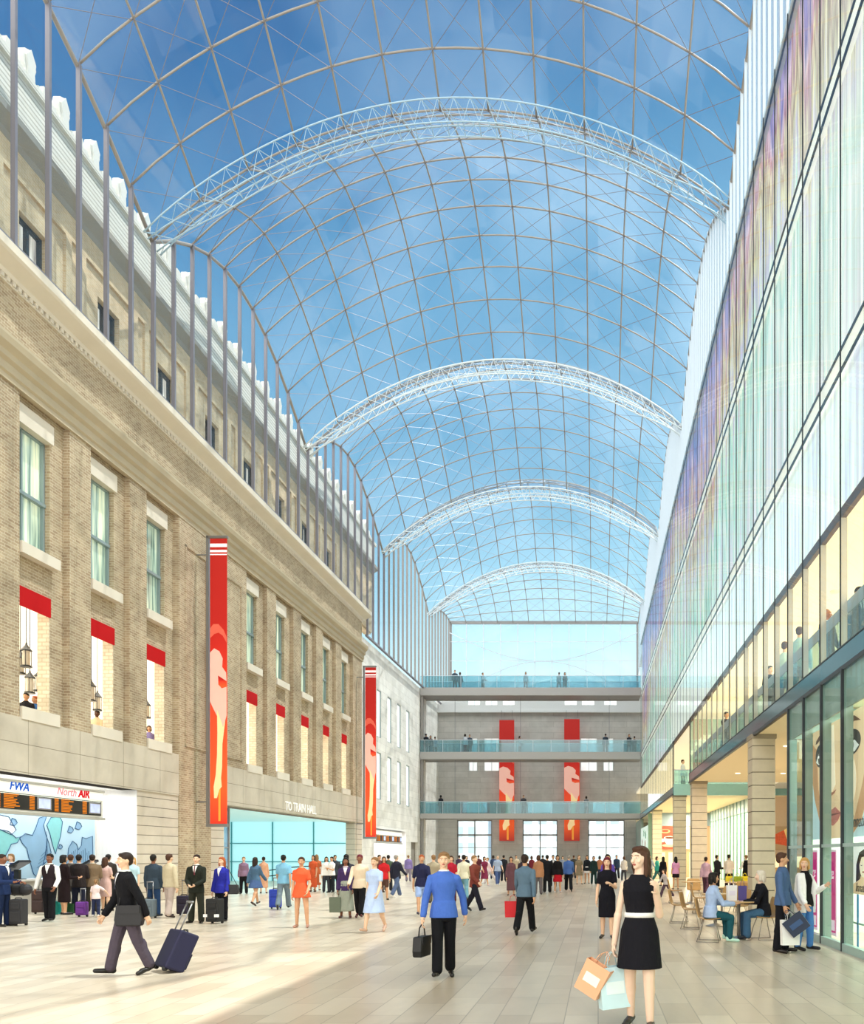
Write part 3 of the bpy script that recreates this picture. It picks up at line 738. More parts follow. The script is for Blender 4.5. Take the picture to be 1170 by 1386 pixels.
def banner(x0, x1, y, z0, z1, frame, label, wallx=None, stripes=True, mt=M_ban):
    mb = MB(); w = x1-x0
    if wallx is not None:
        mb.box(x0, x0+.10, y-.06, y+.06, z0, z1); mb.box(x0, x1, y-.06, y+.06, z1-.08, z1); mb.box(x0, x1, y-.08, y+.08, z0, z0+.12)
        t = mb.build('banner', M_steel, frame=frame)
        for zz in (z1-.75, z0+1.0):
            k = MB(); k.tube([(wallx, y, zz), (x0+.02, y, zz)], .03, 6); k.sph((wallx, y, zz), .05); k.build('bracket', M_steel, t, frame)
        a, b_ = x0+.14, x1-.03
    else:
        mb.tube([(x0, y, z1), (x1, y, z1)], .03, 6); mb.tube([(x0, y, z0+.02), (x1, y, z0+.02)], .03, 6)
        mb.tube([(x0+.2, y, z1), (x0+.2, y, 15.75), (x0+.2, 79.5, 15.75)], .015, 5); mb.tube([(x1-.2, y, z1), (x1-.2, y, 15.75), (x1-.2, 79.5, 15.75)], .015, 5)
        t = mb.build('banner', M_steel, frame=frame); a, b_ = x0, x1
    tag(t, label, 'banner', 'tall red banners with a pale figure')
    c = MB(); c.box(a, b_, y-.012, y+.012, z0+.12, z1-.1); cl = c.build('banner_cloth', mt, t, frame)
    H = z1-z0-.22; Z0 = z0+.12
    if stripes:
        for (f0, f1) in ((.012+.006, .03), (.04, .048), (.054, .058)):
            q = MB(); q.box(a, b_, y-.017, y-.012, Z0+H*(1-f1), Z0+H*(1-f0)); q.build('white_stripe', pbr('fbeeee', .6, noise=0, emit=.3), cl, frame)
    figure_shapes(None, a, b_-a, Z0, H, y-.012, cl, frame)
banner(-16.05, -15.2, 32.4, 2.8, 14.45, FL, 'nearest tall red banner, bracketed to the brick pier left of the train hall', XW)
banner(-16.08, -15.2, 53.4, 2.75, 14.15, FL, 'second tall red banner, bracketed to the corner right of the train hall', XW)
banner(-9.6, -8.15, 78.9, 2.95, 14.9, FW, 'left of the two red banners hanging on the grey end wall', None, False, M_ban2)
banner(-3.3, -1.8, 78.9, 2.95, 15.0, FW, 'right of the two red banners hanging on the grey end wall', None, False, M_ban2)

# ================================================================== END WALL
XE0, XE1 = -15.75, 3.72
doors = [(-13.9, -10.45), (-7.45, -4.0), (-1.0, 2.6)]
ho = [(a, b, 0, 5.15) for a, b in doors]
for (a, b) in ((-12.75, -11.9), (-11.25, -9.75), (-1.75, -.1), (.5, 1.5)): ho.append((a, b, 10.0, 13.2))
for (a, b) in doors: ho += [(a+.5, b-.5, 5.9, 6.9)]
mb = MB(); grid_wall(mb, XE0-.2, XE1+1.2, 0, 15.8, ho, 80, 80.5, axis='y')
struct(mb.build('wall_end', M_back))
top = [(-12.8,-11.6),(-11.1,-9.9),(-9.4,-8.2),(-3.3,-2.1),(-1.6,-.4),(.6,1.8)]
mb = MB(); grid_wall(mb, XE0-.2, XE1+1.2, 15.8, 17.9, [(a, b, 16.4, 17.6) for a, b in top], 79.6, 80.5, axis='y')
mb.box(XE0-.2, XE1+.5, 79.45, 79.65, 15.65, 15.85); mb.box(XE0-.2, XE1+1.2, 80.4, 86, 17.4, 17.6)
struct(mb.build('trim_8', pbr('d9d9d8', .7, noise=.05), frame=FW))
for (a, b) in doors:
    wn += 1; mb = MB()
    mb.box(a, b, 80.1, 80.25, 3.6, 3.75)
    for x in (a, (a+b)/2-.05, b-.1): mb.box(x, x+.1, 80.1, 80.25, 0, 5.15)
    mb.box(a, b, 80.1, 80.25, 5.05, 5.15); mb.box(a, b, 80.12, 80.22, 2.4, 2.45)
    d = struct(mb.build('door_%d' % (wn), M_bandgrey))
    g = MB(); g.box(a, b, 80.18, 80.2, 0, 5.15); g.build('glass', glass('f4fbff', .04), d)
    g = MB(); g.extr([(a+.5,5.9),(b-.5,5.9),(b-.6,6.3),(b-1.1,6.9),(a+1.1,6.9),(a+.6,6.3)], 'y', 80.1, 80.2); g.build('fanlight', M_winwhite, d)
for (a, b) in ((-12.75, -11.9), (-11.25, -9.75), (-1.75, -.1), (.5, 1.5)):
    wn += 1; mb = MB(); mb.box(a, b, 80.2, 80.3, 10, 13.2); w = struct(mb.build('window_%d' % wn, M_winwhite))
    g = MB(); g.box(a, a+.06, 80.1, 80.2, 10, 13.2); g.box(b-.06, b, 80.1, 80.2, 10, 13.2); g.box((a+b)/2-.03, (a+b)/2+.03, 80.1, 80.2, 10, 13.2); g.box(a, b, 80.1, 80.2, 11.6, 11.68); g.build('frame', M_wrib, w)
for (a, b) in top:
    wn += 1; mb = MB(); mb.box(a, b, 80.2, 80.3, 16.4, 17.6); w = struct(mb.build('window_%d' % wn, M_winwhite))
    g = MB(); g.box((a+b)/2-.03, (a+b)/2+.03, 80.1, 80.2, 16.4, 17.6); g.build('frame', M_wrib, w)
# glass gable
xa, xb = -15.55, 4.1; Y = 85
mb = MB(); mb.quad((xa, Y, 17.6), (xb, Y, 17.6), (xb, Y, 26), (xa, Y, 26)); ge = struct(mb.build('wall_end_glazing', glass('eefaff', .03, haze=.12, hcol='eafcff')))
mb = MB(); mb.box(xa, xb, Y-.15, Y+.1, 25.85, 26.15); mb.box(xa-.1, xa+.1, Y-.1, Y+.1, 17.6, 26); mb.box(xb-.1, xb+.1, Y-.1, Y+.1, 17.6, 26); mb.build('frame', M_bandgrey, ge)
n = 11
for i in range(1, n):
    x = xa+(xb-xa)*i/n; mb = MB(); mb.box(x-.04, x+.04, Y-.12, Y, 17.6, 25.9); mb.build('mullion', M_mull_lt, ge)
for z in (19.8, 22, 24): mb = MB(); mb.box(xa, xb, Y-.06, Y, z-.03, z+.03); mb.build('transom', M_mull_lt, ge)
mb = MB()
mb.tube([(xa+(xb-xa)*k/24, Y-.25, 24.9-3.0*math.sin(PI*k/24)) for k in range(25)], .04, 5); mb.tube([(xa+(xb-xa)*k/24, Y-.25, 17.9+4.0*math.sin(PI*k/24)) for k in range(25)], .04, 5)
mb.build('tension_cable', M_mull_lt, ge)
# the next vault and pale buildings outside the gable
mb = MB()
for zz in (0, .9):
    mb.tube([(-15+19*k/30, 104, 17.5+zz+5.8*math.sin(PI*k/30)) for k in range(31)], .09, 6)
for k in range(31): mb.tube([(-15+19*k/30, 104, 17.5+5.8*math.sin(PI*k/30)), (-15+19*k/30, 104, 18.4+5.8*math.sin(PI*k/30))], .05, 4)
tag(mb.build('arched_roof_frame', M_wrib), 'pale arched roof frame of the next vault, seen through the end glazing', 'roof')
mb = MB(); mb.box(-22, -16, 112, 128, 0, 19.5); o = mb.build('city_building', pbr('e4edf2', .8)); tag(o, 'hazy pale building outside, left behind the end doors', 'building')
mb = MB()
for i in range(8):
    for j in range(3): mb.box(-21.5+j*1.8, -20.5+j*1.8, 111.9, 112.0, 2+i*2.2, 3.4+i*2.2)
mb.build('window', pbr('b9cfdb', .4), o)
mb = MB(); mb.box(-15.5, 9, 118, 130, 0, 11); o = mb.build('city_building', pbr('f0f4f7', .8, emit=.25)); tag(o, 'low white building across the street beyond the end doors', 'building')
mb = MB()
for i in range(4):
    for j in range(11): mb.box(-15+j*2.1, -13.8+j*2.1, 117.9, 118.0, 1.2+i*2.5, 2.9+i*2.5)
mb.build('window', pbr('c3d2dc', .4), o)

# ================================================================== FOOTBRIDGES
def bridge(y0, y1, zd, th, label, x0=-15.78, x1=3.78):
    mb = MB(); mb.box(x0, x1, y0, y1, zd-th, zd)
    b = tag(mb.build('footbridge', M_bandgrey), label, 'bridge', 'footbridges across the far end')
    mb = MB(); mb.box(x0, x1, y0-.05, y0+.12, zd-th-.06, zd+.08); mb.box(x0, x1, y1-.12, y1+.05, zd-th-.06, zd+.08); mb.build('edge_beam', pbr('a5a3a1', .5, .1), b)
    for (yy) in (y0+.05, y1-.05):
        g = MB(); g.box(x0, x1, yy-.01, yy+.01, zd+.08, zd+1.12); g.build('glass_balustrade', M_rail, b)
        g = MB(); g.tube([(x0, yy, zd+1.14), (x1, yy, zd+1.14)], .025, 6)
        k = x0+.4
        while k < x1: g.box(k-.012, k+.012, yy-.02, yy+.02, zd, zd+1.12); k += 1.6
        g.build('handrail', M_mull_lt, b)
bridge(72, 74.4, 5.3, .32, 'lowest footbridge, just above the three bright end doors')
bridge(72, 74.4, 10.75, .5, 'middle footbridge with a glass balustrade crossing the red banners')
bridge(72, 74.6, 16.45, .55, 'highest footbridge below the glazed gable')
mb = MB()
for x in (-12.9, -3.9+1.1-4.2, 1.0): mb.tube([(x, 73.2, 5.3), (x, 73.2, 15.9)], .02, 5)
tag(mb.build('hanger_cable', M_mull), 'thin steel hangers joining the stacked footbridges', 'cable')
# ================================================================== RIGHT SIDE (frame FR, facade at x = 4.4)
XR = 4.4
# upper box: slabs, mural wall, roof
mb = MB()
mb.box(XR+.02, 13, -5, 36, 4.9, 5.15); mb.box(XR+.02, 13, 43.2, 80, 4.9, 5.15)
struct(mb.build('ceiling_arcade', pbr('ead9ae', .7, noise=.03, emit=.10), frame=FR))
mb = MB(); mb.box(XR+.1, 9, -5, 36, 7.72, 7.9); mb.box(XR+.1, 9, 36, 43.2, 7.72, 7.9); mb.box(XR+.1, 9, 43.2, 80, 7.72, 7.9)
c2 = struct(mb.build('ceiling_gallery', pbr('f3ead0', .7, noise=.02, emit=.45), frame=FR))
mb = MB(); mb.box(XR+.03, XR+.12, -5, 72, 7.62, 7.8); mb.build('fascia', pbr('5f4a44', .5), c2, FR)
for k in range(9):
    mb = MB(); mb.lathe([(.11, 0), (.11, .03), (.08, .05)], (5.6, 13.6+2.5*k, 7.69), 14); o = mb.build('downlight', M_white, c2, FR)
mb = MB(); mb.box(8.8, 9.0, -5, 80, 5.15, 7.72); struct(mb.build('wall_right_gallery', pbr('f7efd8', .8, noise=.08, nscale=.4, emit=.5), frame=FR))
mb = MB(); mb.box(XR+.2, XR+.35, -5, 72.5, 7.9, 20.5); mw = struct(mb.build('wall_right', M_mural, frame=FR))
mb = MB(); mb.box(XR+.35, 9, -5, 80, 20.2, 20.45); mb.box(9, 20, -5, 80, 5.2, 20.5); mb.box(13, 20, -5, 80, 0, 5.2); mb.box(XR+.02, XR+.2, -5, 72.5, 20.42, 20.5); struct(mb.build('wall_right_core', pbr('dfe4e6', .8), frame=FR))
# floor beams behind the glass
mb = MB()
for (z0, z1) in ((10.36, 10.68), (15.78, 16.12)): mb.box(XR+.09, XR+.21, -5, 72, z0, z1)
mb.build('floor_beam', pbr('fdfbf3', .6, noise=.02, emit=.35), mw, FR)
mb = MB()
for z in (10.33, 10.70, 15.75, 16.15, 20.4): mb.box(XR+.06, XR+.10, -5, 72, z-.018, z+.018)
mb.build('beam_edge', M_dark, mw, FR)
# spandrel level 7.9 - 10.3
mb = MB(); mb.box(XR+.15, XR+.19, -5, 46, 7.9, 10.33)
mb.build('spandrel', window_mat('painted_reflection_spandrel', 'cfd0e4', 'e4efe6', 'fbfdf4', .5), mw, FR)  # pale mottling stands for reflections, painted into colour and glow
# glass skin
mb = MB()
mb.quad((XR, -5, 4.95), (XR, 36, 4.95), (XR, 36, 20.5), (XR, -5, 20.5)); mb.quad((XR, 36, 7.7), (XR, 43.2, 7.7), (XR, 43.2, 20.5), (XR, 36, 20.5)); mb.quad((XR, 43.2, 4.95), (XR, 72.3, 4.95), (XR, 72.3, 20.5), (XR, 43.2, 20.5))
gs = struct(mb.build('wall_right_glazing', M_facade, frame=FR))
Y = 13.0-1.28*3
while Y < 72:
    z0 = 7.7 if 36.1 < Y < 43.1 else 4.95
    mb = MB(); w_ = .022 if Y < 26 else .012
    if Y < 36: mb.box(XR+.01, XR+(.12 if Y < 24 else .05), Y-.012, Y+.012, z0, 7.6, 0)
    mb.box(XR-w_*.5, XR+w_*.5, Y-w_*.7, Y+w_*.7, z0, 20.45, 1)
    mb.build('mullion', [pbr('b9b2a8', .5), M_dark], gs, FR)
    Y += 1.28
mb = MB(); mb.box(XR-.02, XR+.03, 35.97, 36.03, 4.9, 7.75); mb.box(XR-.02, XR+.03, 43.17, 43.23, 4.9, 7.75); mb.build('corner_post', M_dark, gs, FR)
# teal edge band with a black lip
for (a, b) in ((-5, 36.05), (43.15, 72.2)):
    mb = MB(); mb.box(XR-.04, XR+.02, a, b, 4.93, 5.27, 0); mb.box(XR-.06, XR+.02, a, b, 4.85, 4.93, 1); mb.box(XR-.05, XR+.02, a, b, 5.265, 5.29, 1)
    mb.build('edge_band', [pbr('48707c', .12, .2, noise=.25, nscale=.7), M_dark], gs, FR)
# return faces of the two boxes at the gap
mb = MB(); mb.box(XR, 13, 43.05, 43.2, 4.85, 5.45); mb.build('edge_band', pbr('93c0bd', .2, noise=.05), gs, FR)
mb = MB(); mb.box(XR, 9, 36, 36.03, 5.15, 7.7); mb.build('return_pane', glass('d8eee8', .06, haze=.1), gs, FR)
g = MB()
g.box(XR+.05, 12, 43.28, 43.3, 5.45, 6.2)
rl = tag(g.build('balcony_railing', M_rail, frame=FR), 'teal glass balcony railing facing the hall above the fifth stone column', 'railing')
g = MB(); g.tube([(XR+.05, 43.29, 6.22), (12, 43.29, 6.22)], .03, 6); g.build('handrail', M_mull_lt, rl, FR)
g = MB()
for k in range(18): g.box(XR+.3+k*.42, XR+.33+k*.42, 43.28, 43.34, 5.15, 6.2)
g.build('post', M_mull_lt, rl, FR)
# railing behind the facade glass
mb = MB(); mb.box(XR+.16, XR+.18, -3, 36, 5.95, 6.18)
rr = tag(mb.build('gallery_railing', pbr('9fb2bd', .3, .3, noise=.1, nscale=1), frame=FR), 'long steel and glass railing behind the facade on the right gallery', 'railing')
mb = MB(); mb.box(XR+.165, XR+.175, -3, 36, 5.2, 5.95); mb.build('glass_panel', glass('c9dde0', .05, haze=.12, hcol='b9d0d6'), rr, FR)
for y in (12, 18, 24, 30): area('gallery_light', 6.8, y, 7.6, 2.5, 4, 150, 'fff0cc', frame=FR)

# ------------------------------------------------ stone columns of the arcade
cols = [(21.7, 4.32, .62, 'nearest'), (35.4, 4.42, .66, 'second'), (43.3, 4.44, .66, 'third'), (57.7, 4.4, .66, 'farthest')]
for (y, x, w, nm) in cols:
    mb = MB()
    z = 0; h = .352
    while z < 4.88:
        z1 = min(z+h, 4.9); mb.box(x, x+w, y, y+w, z+.022, z1, 0)
        mb.box(x+.015, x+w-.015, y+.015, y+w-.015, z-.001, z+.024, 1); z = z1
    o = mb.build('stone_column', [pbr('c4b8a2' if nm in ('nearest', 'second') else 'd6caaf', .8, noise=.12, nscale=5), pbr('6b6152', .9)], frame=FR)
    tag(o, f'{nm} square banded stone column under the right gallery', 'column', 'banded stone columns of the arcade')
    mb = MB(); mb.box(x-.03, x+w+.03, y-.03, y+w+.03, 4.78, 4.9); mb.build('capital', pbr('9d917e', .8), o, FR)

# ------------------------------------------------ shops under the arcade
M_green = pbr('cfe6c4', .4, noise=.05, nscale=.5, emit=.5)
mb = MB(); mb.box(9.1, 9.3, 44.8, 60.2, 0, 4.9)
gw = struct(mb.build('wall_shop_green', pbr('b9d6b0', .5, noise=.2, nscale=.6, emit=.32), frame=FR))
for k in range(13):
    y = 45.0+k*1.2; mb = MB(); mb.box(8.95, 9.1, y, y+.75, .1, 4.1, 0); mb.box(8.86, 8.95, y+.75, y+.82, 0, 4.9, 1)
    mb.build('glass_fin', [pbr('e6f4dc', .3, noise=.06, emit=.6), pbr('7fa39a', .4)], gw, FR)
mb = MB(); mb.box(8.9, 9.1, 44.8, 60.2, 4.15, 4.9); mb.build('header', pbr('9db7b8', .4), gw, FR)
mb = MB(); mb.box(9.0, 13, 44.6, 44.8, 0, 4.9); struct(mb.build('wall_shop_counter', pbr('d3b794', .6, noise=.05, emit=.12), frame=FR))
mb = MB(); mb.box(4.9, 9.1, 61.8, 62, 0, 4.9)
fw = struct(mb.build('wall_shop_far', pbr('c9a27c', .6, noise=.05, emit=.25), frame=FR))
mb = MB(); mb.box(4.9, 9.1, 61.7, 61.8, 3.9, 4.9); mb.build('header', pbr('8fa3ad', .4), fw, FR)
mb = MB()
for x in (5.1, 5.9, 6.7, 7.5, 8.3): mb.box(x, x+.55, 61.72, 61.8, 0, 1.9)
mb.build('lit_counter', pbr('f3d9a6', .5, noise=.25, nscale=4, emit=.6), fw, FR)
def flat(mt, pts, y, par, nm, frame=FR, d=.006): q = MB(); q.extr(pts, 'y', y-d, y); return q.build(nm, mt, par, frame)
def ell(cx, cz, rx, rz, n=22, a0=0): return [(cx+rx*math.cos(2*PI*k/n+a0), cz+rz*math.sin(2*PI*k/n+a0)) for k in range(n)]
# food posters, facing the camera
def poster(x0, x1, z0, z1, y, col, label, em=.4, frame=FR):
    mb = MB(); mb.box(x0, x1, y, y+.05, z0, z1); o = mb.build('poster', pbr(col, .5, noise=.12, nscale=2, emit=em), frame=frame)
    return tag(o, label, 'poster', 'food posters above the shop counters')
y = 61.65
p = poster(5.05, 6.6, 2.15, 3.85, y, 'b5472f', 'dark red coffee poster on the far shop wall beside the farthest column')
flat(pbr('e9b98f', .5, emit=.4), ell(5.98, 2.42, .56, .12), y, p, 'saucer'); flat(pbr('f8ecd8', .5, emit=.4), [(5.55,3.0),(6.45,3.0),(6.38,2.7),(6.2,2.48),(5.8,2.48),(5.62,2.7)], y-.005, p, 'cup'); flat(pbr('f8ecd8', .5, emit=.4), ell(6.0, 3.0, .45, .12), y-.010, p, 'cup_rim'); flat(pbr('6b3a22', .5, emit=.2), ell(6.0, 3.0, .37, .085), y-.016, p, 'coffee')
flat(pbr('e9a070', .5, emit=.35), ell(5.65, 3.5, .38, .16), y, p, 'saucer'); flat(pbr('b5472f', .5, emit=.3), ell(5.65, 3.52, .27, .1), y-.006, p, 'saucer_well'); flat(pbr('f8ecd8', .5, emit=.4), ell(5.46, 2.8, .14, .14), y-.003, p, 'cup_handle')
p = poster(6.75, 7.5, 2.15, 3.85, y, 'f3efe2', 'white poster with a dark drawing between the two middle columns', .5)
flat(pbr('3a3a3a', .5), ell(7.1, 3.25, .16, .12), y, p, 'drawing'); flat(pbr('e0c04a', .5), ell(7.1, 2.6, .2, .1), y, p, 'drawing')
p = poster(7.7, 8.7, 2.15, 3.85, y, 'b9503a', 'red and white food poster right of the second stone column', .4)
flat(pbr('fbf6ee', .5, emit=.5), [(7.7,2.2),(8.7,2.35),(8.7,3.0),(7.7,3.1)], y, p, 'plate'); flat(pbr('3e5b6e', .5), ell(8.3, 2.55, .2, .28), y-.008, p, 'drawing'); flat(pbr('f0b39a', .5, emit=.3), ell(8.3, 3.45, .22, .2), y, p, 'drawing')
p = poster(9.3, 11.4, 1.95, 3.25, 44.5, 'a98a63', 'brown pizza poster on the shop wall left of the nearest stone column', .25)
flat(pbr('c9542f', .5, noise=.5, nscale=9, emit=.25), [(9.4,2.45),(10.6,3.05),(10.9,2.15)], 44.5, p, 'pizza_slice'); flat(pbr('e8c37a', .5, emit=.25), [(10.6,3.05),(10.75,3.15),(11.05,2.15),(10.9,2.1)], 44.49, p, 'crust')
mb = MB(); mb.box(9.2, 12.5, 44.35, 44.6, 0, 1.75, 0); mb.box(9.3, 12.4, 44.3, 44.35, 1.0, 1.6, 1); tag(mb.build('shop_counter', [pbr('d5b07c', .5), pbr('fbe7b8', .5, noise=.3, nscale=5, emit=.7)], frame=FR), 'warm lit food counter under the pizza poster', 'counter')
# green corner shop front with a floral sign
mb = MB(); mb.box(4.45, 4.95, 62.6, 63, 0, 4.9); struct(mb.build('wall_shop_corner', pbr('87ab8c', .5, emit=.08), frame=FR))
mb = MB(); mb.box(4.42, 4.47, 63.0, 71.5, 1.4, 4.0)
o = tag(mb.build('sign', pbr('d9efe2', .5, noise=.05, emit=.4), frame=FR), 'pale green sign with red flowers on the far right shop front', 'sign')
for (yy, zz, c) in ((64.5, 1.9, 'c0392b'), (66, 2.6, 'c0392b'), (68, 2.0, 'c0392b'), (69.6, 2.8, 'b03a55'), (65.2, 3.3, '3c8a63'), (67.4, 3.5, '3c8a63')):
    q = MB(); q.extr([(yy+.5*math.cos(k*.6)*(1 if k % 2 else .6), zz+.34*math.sin(k*.6)*(1 if k % 2 else .6)) for k in range(10)], 'x', 4.40, 4.42); q.build('printed_flower', pbr(c, .5), o, FR)
mb = MB(); mb.box(9.0, 9.2, 62, 80, 0, 4.9); mb.box(4.45, 4.65, 71.6, 80, 0, 4.9); struct(mb.build('wall_right_far', pbr('9fb3a6', .6), frame=FR))
for (x, y) in ((6.8, 26), (6.8, 32), (6.8, 48), (6.8, 55), (7, 59.5)): area('arcade_light', x, y, 4.82, 1.6, 3.5, 260 if y < 40 else 300, 'ffefd4', frame=FR)
for k, (x, y) in enumerate(((5.8,20),(7.6,20),(5.8,24),(7.6,24),(5.8,28),(7.6,28),(5.8,32),(7.6,32))):
    mb = MB(); mb.lathe([(.1, -.02), (.1, 0)], (x, y, 4.9), 12); mb.build('downlight', emis('fff3d6', 2), None, FR); 
    o = bpy.context.scene.collection.objects[-1]; tag(o, 'small round downlight recessed in the arcade soffit', 'ceiling light', 'soffit downlights')

# ------------------------------------------------ glazed shop front, nearest
mb = MB(); mb.quad((XR-.05, -4, .12), (XR-.05, 17.8, .12), (XR-.05, 17.8, 4.86), (XR-.05, -4, 4.86)); mb.quad((XR-.05, 17.8, .12), (9, 17.8, .12), (9, 17.8, 4.86), (XR-.05, 17.8, 4.86))
sf = struct(mb.build('wall_shopfront', M_shop, frame=FR))
Y = 17.79; 
while Y > 9.5:
    mb = MB(); mb.box(XR-.09, XR-.04, Y-.025, Y+.025, 0, 4.86, 1); mb.box(XR-.04, XR+.12, Y-.02, Y+.02, 0, 4.86, 0); mb.build('mullion', [pbr('8fa39c', .4), M_dark], sf, FR); Y -= 1.275
mb = MB(); mb.box(XR-.08, XR+.02, 8, 17.82, 0, .14, 0); mb.box(XR-.07, XR-.02, 8, 17.82, 1.80, 1.86, 0); mb.build('transom', pbr('a8c4bf', .3, .2), sf, FR)
mb = MB(); mb.box(XR+.0, XR+.04, 8, 17.8, 4.2, 4.86); mb.box(XR+.04, 9, 17.72, 17.78, 4.2, 4.86); mb.build('header', pbr('9aaeaa', .25, noise=.05), sf, FR)
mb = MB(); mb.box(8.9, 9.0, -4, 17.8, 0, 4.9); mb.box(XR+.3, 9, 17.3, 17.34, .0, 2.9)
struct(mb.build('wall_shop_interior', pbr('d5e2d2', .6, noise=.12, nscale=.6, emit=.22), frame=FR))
area('shop_light', 6.6, 13.5, 4.7, 2.5, 7, 420, 'f6fff4', frame=FR)

# posters on the right facade, image plane seen by someone looking towards +x (u runs towards the camera)
XP = XR+.25
def fy(mt, pts, x, par, nm): q = MB(); q.extr(pts, 'x', x-.006, x); return q.build(nm, mt, par, FR)
def ey(cy, cz, ry, rz, n=24): return [(cy+ry*math.cos(2*PI*k/n), cz+rz*math.sin(2*PI*k/n)) for k in range(n)]
# large face
SK = pbr('f2cfa6', .5, noise=.05, emit=.35); SKS = pbr('d9a172', .5, noise=.08, emit=.25); SKL = pbr('fdebd0', .5, noise=.02, emit=.45)
mb = MB(); mb.box(XP, XP+.03, 9.6, 17.4, 1.98, 4.2)
bp = tag(mb.build('poster', pbr('c3dfe8', .5, noise=.04, emit=.35), frame=FR), 'huge poster of a face with dark eyes filling the upper shop window', 'poster')
fy(pbr('2a2019', .5, noise=.2), [(17.2,4.2),(17.2,3.6),(16.9,3.1),(16.7,4.2)], XP-.002, bp, 'printed_hair')
fy(pbr('2a2019', .5, noise=.2), [(13.3,4.2),(13.25,3.3),(12.75,3.2),(12.5,4.2)], XP-.002, bp, 'printed_hair')
fy(SK, [(17.0,4.2),(17.05,3.4),(16.75,2.75),(16.3,2.2),(15.9,1.98),(14.6,1.98),(13.9,2.25),(13.35,2.9),(13.2,3.6),(13.25,4.2)], XP-.006, bp, 'printed_face')
fy(SKS, [(13.28,4.1),(13.2,3.4),(13.4,2.85),(13.9,2.25),(14.3,2.05),(14.25,2.3),(13.8,2.9),(13.6,3.3)], XP-.012, bp, 'printed_cheek')
fy(SKS, [(17.0,4.0),(17.02,3.4),(16.75,2.8),(16.3,2.2),(16.25,2.5),(16.5,3.0),(16.6,3.8)], XP-.012, bp, 'printed_cheek')
fy(SKL, ey(14.5, 3.0, .35, .45), XP-.012, bp, 'printed_highlight')
fy(SKL, [(15.7,4.15),(15.45,4.15),(15.35,3.0),(15.6,2.85)], XP-.012, bp, 'printed_nose_bridge')
fy(SKS, [(15.95,3.9),(15.72,3.85),(15.66,2.95),(15.8,2.85),(15.85,3.4)], XP-.013, bp, 'printed_nose_side')
fy(pbr('b06a4a', .5, emit=.2), [(15.95,2.98),(15.75,2.88),(15.5,2.86),(15.3,2.9),(15.4,2.84),(15.6,2.80),(15.9,2.86)], XP-.016, bp, 'printed_nostril')
for (c, k) in ((16.35, .33), (14.4, .5)):
    fy(pbr('3a3330', .5, noise=.2), ey(c, 3.66, k, .23), XP-.016, bp, 'printed_eyeshadow')
    fy(pbr('f4f4f0', .5, emit=.35), [(c-k*.85,3.56),(c-k*.4,3.68),(c+k*.3,3.7),(c+k*.85,3.55),(c+k*.3,3.49),(c-k*.4,3.48)], XP-.022, bp, 'printed_eye')
    fy(pbr('3b3a36', .3), ey(c, 3.6, k*.33, .11), XP-.028, bp, 'printed_iris'); fy(pbr('fdfdfd', .3, emit=.5), ey(c+.06, 3.64, .04, .03, 10), XP-.032, bp, 'printed_glint')
    fy(pbr('7a4a30', .6, noise=.2), [(c-k,3.98),(c-k*.3,4.12),(c+k*.8,4.0),(c+k*1.0,3.93),(c+k*.7,3.93),(c-k*.3,4.02)], XP-.016, bp, 'printed_eyebrow')
fy(pbr('c9746a', .5, emit=.25), [(16.0,2.43),(15.75,2.56),(15.55,2.53),(15.35,2.57),(15.0,2.44),(15.2,2.3),(15.5,2.22),(15.8,2.28)], XP-.016, bp, 'printed_lips')
fy(pbr('8a3c38', .5), [(16.0,2.43),(15.6,2.45),(15.0,2.44),(15.6,2.41)], XP-.022, bp, 'printed_lip_line')
fy(SKS, [(12.75,3.4),(12.6,3.35),(12.55,3.0),(12.72,2.75),(12.82,3.0)], XP-.012, bp, 'printed_ear')
text_obj('Innate beauty', .30, pbr('3f4f55', .5), FR @ Matrix.Translation((XP-.03, 13.55, 2.15)) @ R_NX, bp, 'printed_script', .003, shear=.35)
# magenta posters
MG = pbr('e0168c', .5, noise=.06, emit=.3); PW = pbr('fbe3f2', .5, noise=0, emit=.4); PG = pbr('f06cc0', .5, noise=0, emit=.35)
for (a, b, lab) in ((15.32, 16.25, 'magenta poster in the shop window right of the couple'), (16.6, 17.45, 'farther magenta poster in the shop window, partly hidden by the couple')):
    mb = MB(); mb.box(XP-.02, XP, a-.05, b+.05, .12, 1.76); p = tag(mb.build('poster', pbr('f6d9ea', .5, emit=.3), frame=FR), lab, 'poster', 'magenta posters in the shop window')
    fy(MG, [(a,.18),(b,.18),(b,1.72),(a,1.72)], XP-.02, p, 'printed_panel')
    fy(PW, [(a+.03,.22),(a+.33,.22),(a+.33,.42),(a+.03,.42)], XP-.026, p, 'printed_label')
    q = MB(); q.tube([(XP-.03, b-.1, 1.15), (XP-.03, b-.3, 1.5), (XP-.03, b-.42, 1.68), (XP-.03, b-.35, 1.3), (XP-.03, b-.5, 1.2), (XP-.03, a+.1, 1.22)], .012, 4); q.build('printed_swash', PW, p, FR)
    text_obj('mare', .3, PW, FR @ Matrix.Translation((XP-.03, (a+b)/2-.05, 1.22)) @ R_NX, p, 'printed_script', .003, shear=.3)
    for (cy, cz, rr_) in ((a+.42, .62, .17), (a+.36, .92, .12)):
        q = MB()
        for k in range(8):
            an = k*PI/4; c_ = (cy+rr_*.6*math.cos(an), cz+rr_*.9*math.sin(an))
            q.tube([(XP-.03, c_[0]+rr_*.4*math.cos(t_*PI/5), c_[1]+rr_*.5*math.sin(t_*PI/5)) for t_ in range(11)], .008, 4)
        q.build('printed_flower', PG, p, FR)
